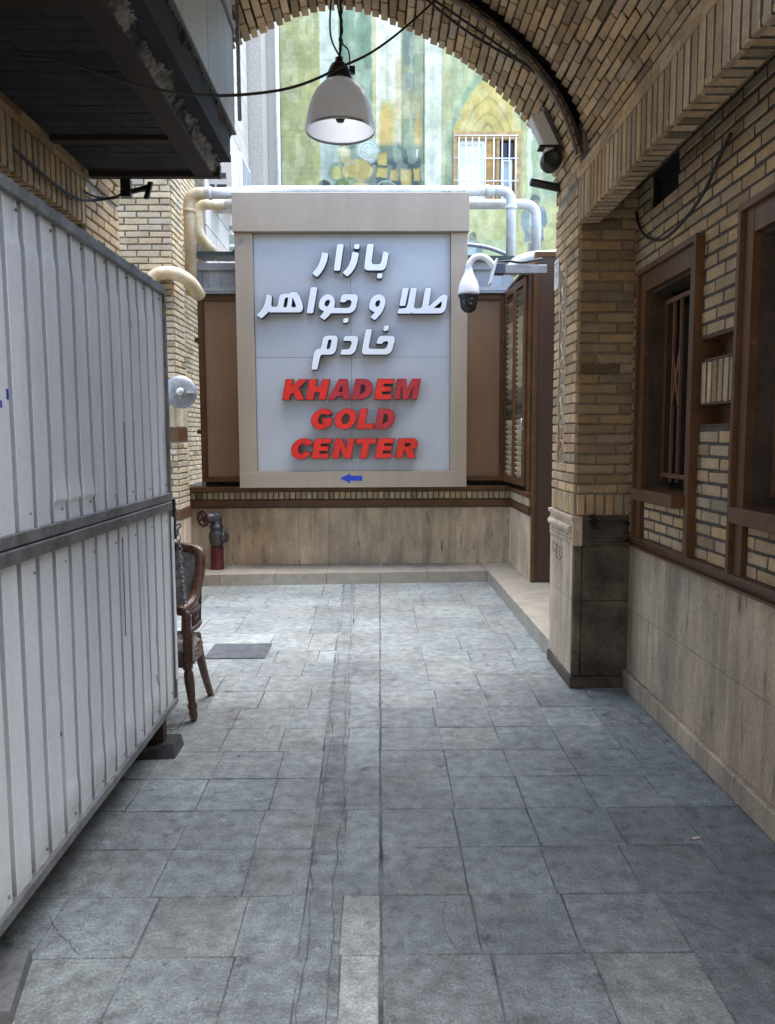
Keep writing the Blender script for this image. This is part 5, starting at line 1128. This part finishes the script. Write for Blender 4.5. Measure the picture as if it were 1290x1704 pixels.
mb = MB(); mb.box(-1.69, FX - .05, FY0, FY1 - .05, 2.20, 2.215); mb.box(-1.69, -1.68, FY0, FY1 - .05, .0, 2.2); mb.box(-1.679, FX - .05, FY1 - .06, FY1 - .05, 0, 2.2); mb.box(-1.679, FX - .05, FY0, FY0 + .01, 0, 2.2); mb.build('light_baffle', M['rail'], hd)  # unseen sheets added behind the hoarding so the gap below stays dark
mb = MB(); mb.box(FX - .03, FX + .016, FY0, FY1, 2.262, 2.30, ch=.003)
for q in range(60):
    yy = random.uniform(FY0, FY1); mb.box(FX - .02, FX + .012, yy, yy + random.uniform(.02, .08), 2.3005, 2.3005 + random.uniform(.002, .006))
mb.build('top_rail', M['rail'], hd)
mb = MB(); mb.box(FX - .03, FX + .012, FY0, FY1, 1.234, 1.275, ch=.004); mb.box(FX - .03, FX + .020, FY0, FY1, 1.187, 1.231, (.8, .78, .76), ch=.004); mb.build('middle_rail', M['rail'], hd)
mb = MB()
for (ya, za, yb, zb, w_) in ((3.28, 1.62, 3.285, 1.30, .006), (3.62, .42, 3.66, .36, .003), (3.21, 1.14, 3.205, .72, .006)):
    A, B = Vector((FX + .0035, ya, za)), Vector((FX + .0035, yb, zb)); d = (B - A); mb.obox((A + B) / 2, d.normalized(), X_.cross(d).normalized(), X_, d.length / 2, w_ / 2, .0012)
mb.build('scratch', M['rail'], hd)
mb = MB(); mb.box(FX - .03, FX + .014, FY0, FY1, .165, .202, ch=.003); mb.build('bottom_rail', M['rail'], hd)
mb = MB(); mb.box(FX - .04, FX + .010, FY1 + .0005, FY1 + .03, .165, 2.30, ch=.003); mb.build('end_post', M['rail'], hd)
mb = MB(); mb.box(FX + .0105, FX + .016, FY1 - .01, FY1 + .025, .3, 1.15, ch=.001); mb.build('loose_strip', M['sheet'], hd)
mb = MB(); mb.box(FX - .02, FX + .02, FY1 + .031, FY1 + .06, 1.03, 1.24, ch=.002)
for q in range(7): mb.box(FX - .022, FX + .022, FY1 + .0305, FY1 + .062, 1.04 + q * .028, 1.05 + q * .028)
mb.build('hinge_spring', M['black'], hd)
for yy in (FY1 - .22, 1.9, -.6):
    mb = MB(); mb.box(FX - .045, FX + .005, yy - .03, yy + .03, .03, .164); ft = mb.build('foot', M['beam_brown'], hd)
    mb = MB()
    if yy > 3: mb.hexa([(FX - .22, yy - .11, 0), (FX + .075, yy - .09, 0), (FX + .075, yy + .09, 0), (FX - .22, yy + .09, 0), (FX - .22, yy - .10, .05), (FX + .06, yy - .055, .06), (FX + .065, yy + .08, .06), (FX - .22, yy + .09, .05)], (.8, .8, .85))
    else: mb.lathe((FX - .01, yy, .03), X_, [(.03, -.015), (.03, .015)], 14, cap=(True, True))
    mb.build('base_block', M['iron'] if yy > 3 else M['black'], ft)
for (yy, zz, dy, dz) in ((2.26, 1.665, .012, .03), (2.22, 1.64, .01, .02)):
    mb = MB(); mb.box(FX + .002, FX + .0035, yy, yy + dy, zz, zz + dz); mb.build('sticker_scrap', M['blue'], hd)
for yy, zz in ((2.292, 1.60), (2.99, 1.49), (3.72, .42), (2.55, .55)):
    mb = MB(); mb.lathe((FX - .014, yy, zz), X_, [(.009, 0), (.008, .004), (0, .005)], 8); mb.build('bolt_hole', M['soot'], hd)
mb = MB(); mb.hexa([(-1.4, 1.88, 0), (-.985, 1.92, 0), (-1.045, 2.18, 0), (-1.4, 2.18, 0), (-1.4, 1.885, .038), (-.99, 1.925, .038), (-1.05, 2.176, .038), (-1.4, 2.176, .038)], (.75, .75, .75)); tag(mb.build('paving_block', M['concrete']), 'loose grey stone slab on the paving under the hoarding', 'stone slab')

# ------------------------------------------------------------------ chair and chain
ch_ = thing('armchair', 'worn wooden tub armchair with turned legs standing behind the hoarding end', 'chair', (-1.3, 4.35, 0))
cxr, cxl = -1.06, -1.475
def turned(x, y, zt, lean):
    pr_ = [(.014, 0), (.022, .02), (.024, .05), (.020, .062), (.027, .075), (.027, .092), (.019, .105), (.022, .13), (.028, .22), (.026, .27), (.020, .285), (.029, .30), (.029, .318), (.022, .33)]
    mbx = MB(); mbx.lathe((x + lean, y - .01, 0), Vector((-lean * 2.4, .01, .8)), pr_, 16); k = lean * .42
    mbx.box(x - .026 + lean - k * 1.6, x + .026 + lean - k * 1.6, y - .03, y + .025, .33, .46, ch=.005)
    mbx.lathe((x + lean - k * 1.8, y, .46), Vector((-lean, 0, .8)), [(.024, 0), (.030, .02), (.018, .04), (.022, .08), (.024, .12), (.015, .15), (0, .155)], 14)
    return mbx
turned(cxr, 4.15, .6, .03).build('front_leg', M['wood'], ch_); turned(cxl, 4.15, .6, -.02).build('front_leg', M['wood'], ch_)
for xx in (cxr, cxl):
    mb = MB(); pts = smoothpts([(xx - .01, 4.40, .42), (xx, 4.44, .28), (xx + .015, 4.50, .13), (xx + .03, 4.565, .0)], 5); mb.sweep(pts, [.030 - .010 * i / (len(pts) - 1) for i in range(len(pts))], 8, sm=False); mb.build('rear_leg', M['wood'], ch_)
mb = MB()
for xx in (cxr + .012, cxl - .012):
    mb.box(xx - .012, xx + .012, 4.176, 4.41, .30, .385, ch=.004)
    for z0 in (.315, .345, .37): mb.sweep([(xx + (.012 if xx > -1.3 else -.012), 4.18, z0), (xx + (.012 if xx > -1.3 else -.012), 4.41, z0)], .006, 6)
mb.box(cxl, cxr, 4.13, 4.155, .30, .385, ch=.004); mb.box(cxl, cxr, 4.40, 4.425, .30, .385, ch=.004); mb.build('apron', M['wood'], ch_)
mb = MB(); n_ = 9
for i in range(n_ + 1):
    t = i / n_; 
pr = None
for i in range(13):
    t = i / 12; yy = 4.125 + .30 * t; row = []
    for j in range(13):
        u = j / 12; xx = cxl - .012 + (cxr - cxl + .03) * u; e = (1 - (2 * u - 1) ** 6) * (1 - (2 * t - 1) ** 6)
        row.append((xx, yy, .388 + .062 * max(e, 0) ** .5 + .006 * math.sin(9 * u + 7 * t)))
    n = mb.add(row)
    if pr is not None:
        for j in range(12): mb.face((pr + j, pr + j + 1, n + j + 1, n + j), (1, 1, 1), 0, True)
    pr = n
mb.build('seat', M['fabric'], ch_)
rail = [(-1.110, 4.20, .60), (-1.080, 4.26, .615), (-1.060, 4.33, .65), (-1.050, 4.39, .71), (-1.045, 4.44, .79), (-1.050, 4.475, .87), (-1.085, 4.50, .905), (-1.265, 4.53, .925), (-1.445, 4.50, .905), (-1.480, 4.475, .87), (-1.485, 4.44, .79), (-1.480, 4.39, .71), (-1.470, 4.33, .65), (-1.450, 4.26, .615), (-1.425, 4.20, .60)]
mb = MB(); sp = smoothpts(rail, 5); pr = None
for i, p in enumerate(sp):                                               # flat moulded arm and top rail
    t = (sp[min(i + 1, len(sp) - 1)] - sp[max(i - 1, 0)]).normalized(); side = t.cross(Z_).normalized(); up = side.cross(t)
    n = mb.add([p + side * .026 + up * .022, p - side * .026 + up * .022, p - side * .030 - up * .0, p - side * .018 - up * .026, p + side * .018 - up * .026, p + side * .030])
    if pr is not None:
        for q in range(6): mb.face((pr + q, n + q, n + (q + 1) % 6, pr + (q + 1) % 6), (1.45, 1.4, 1.35), 0, True)
    else: mb.face([n + q for q in range(6)])
    pr = n
mb.face([pr + q for q in range(6)][::-1]); mb.build('arm_rail', M['wood'], ch_)
mb = MB(); low = [(-1.095, 4.22, .47), (-1.065, 4.30, .475), (-1.050, 4.38, .48), (-1.060, 4.44, .49), (-1.105, 4.475, .5)]
for z in (0, .075):
    pts = smoothpts([(a, b, c + z * 1.3) for a, b, c in low], 4); mb.sweep(pts, .016 if z == 0 else .012, 6)
mb.sweep([(-1.095, 4.22, .47), (-1.090, 4.22, .6)], .013, 6); mb.sweep([(-1.060, 4.44, .49), (-1.050, 4.45, .76)], .014, 6)
for q in range(5):
    t = (q + .5) / 5; A = Vector(low[1]).lerp(Vector(low[3]), t); zt_ = .60 + .17 * t; mb.lathe(A, Z_, [(.006, 0), (.009, .02), (.005, .04), (.009, .06), (.006, .09), (.006, zt_ - .5)], 8)
low2 = [(-2 * 1.2675 - a, b, c) for a, b, c in low]
mb.build('spindle_gallery', M['wood'], ch_)
mb = MB(); mb.sweep(smoothpts(low2, 4), .016, 6); mb.build('side_rail', M['wood'], ch_)
mb = MB(); pr = None
for p in sp:                                                              # upholstered wrap-round back below the top rail
    if p.z < .66: continue
    q = Vector((-1.2675 + (p.x + 1.2675) * .965, p.y - .006, p.z - .012)); lowz = .50 + .05 * (p.z > .85)
    dn = Vector((-1.2675 + (q.x + 1.2675) * .97, q.y - .035, lowz)); md = (q + dn) / 2 + Vector((0, -.018, 0)); bk = Vector((0, .028, 0))
    n = mb.add([dn, md, q, q + bk, dn + bk])
    if pr is not None:
        for k in range(4): mb.face((pr + k, pr + k + 1, n + k + 1, n + k), (1, 1, 1), 0, k < 2)
    pr = n
mb.build('upholstered_back', M['fabric_g'], ch_)
mb = MB(); c0 = Vector((-1.048, 3.985, 1.085)); c1 = Vector((-1.082, 4.235, .62)); nL = 16
for i in range(nL):
    t = (i + .5) / nL; p = c0.lerp(c1, t) - Z_ * .02 * math.sin(math.pi * t); d = (c1 - c0).normalized(); sd_ = (d.cross(Y_)).normalized(); ot = d.cross(sd_); w = sd_ if i % 2 else ot
    mb.sweep([p + d * (.0215 * math.cos(a)) + w * (.011 * math.sin(a)) for a in np.linspace(0, 2 * math.pi, 13)[:-1]], .0036, 5, closed=True)
mb.sweep([c0 + Vector((0, -.01, .02)), c0 + Vector((.012, .0, .03)), c0 + Vector((.014, .01, .01)), c0], .006, 6)
tag(mb.build('chain', M['steel']), 'thin steel chain from the hoarding end down to the armchair', 'chain')

# ------------------------------------------------------------------ small things on the ground
gt = thing('drain_grate', 'rectangular iron drain grating set in the paving by the chair', 'grate', (-1.03, 5.52, 0))
mb = MB(); mb.box(-1.25, -.815, 5.33, 5.72, .0022, .0026, (.55, .55, .55)); mb.build('pit', M['grate'], gt)
mb = MB()
for q in range(29): xx = -1.245 + q * .015; mb.box(xx, xx + .006, 5.335, 5.715, .003, .008)
for q in range(13): yy = 5.34 + q * .0305; mb.box(-1.248, -.817, yy, yy + .008, .0031, .0095)
mb.build('bars', M['grate'], gt)
for q, (xx, yy, a, lb) in enumerate(((1.197, 4.262, .3, 'white cigarette butt on the paving near the pier base'), (1.216, 2.833, .25, 'white cigarette butt on the dark paving nearest the viewer'))):
    d = Vector((math.cos(a), math.sin(a), 0)); mb = MB(); mb.sweep([Vector((xx, yy, .006)) - d * .018, Vector((xx, yy, .006)) + d * .018], .0042, 8); mb.sweep([Vector((xx, yy, .006)) - d * .026, Vector((xx, yy, .006)) - d * .0181], .0041, 8, (.6, .35, .2))
    tag(mb.build('cigarette_butt', M['paper']), lb, 'cigarette butt', 'cigarette butts on the paving')
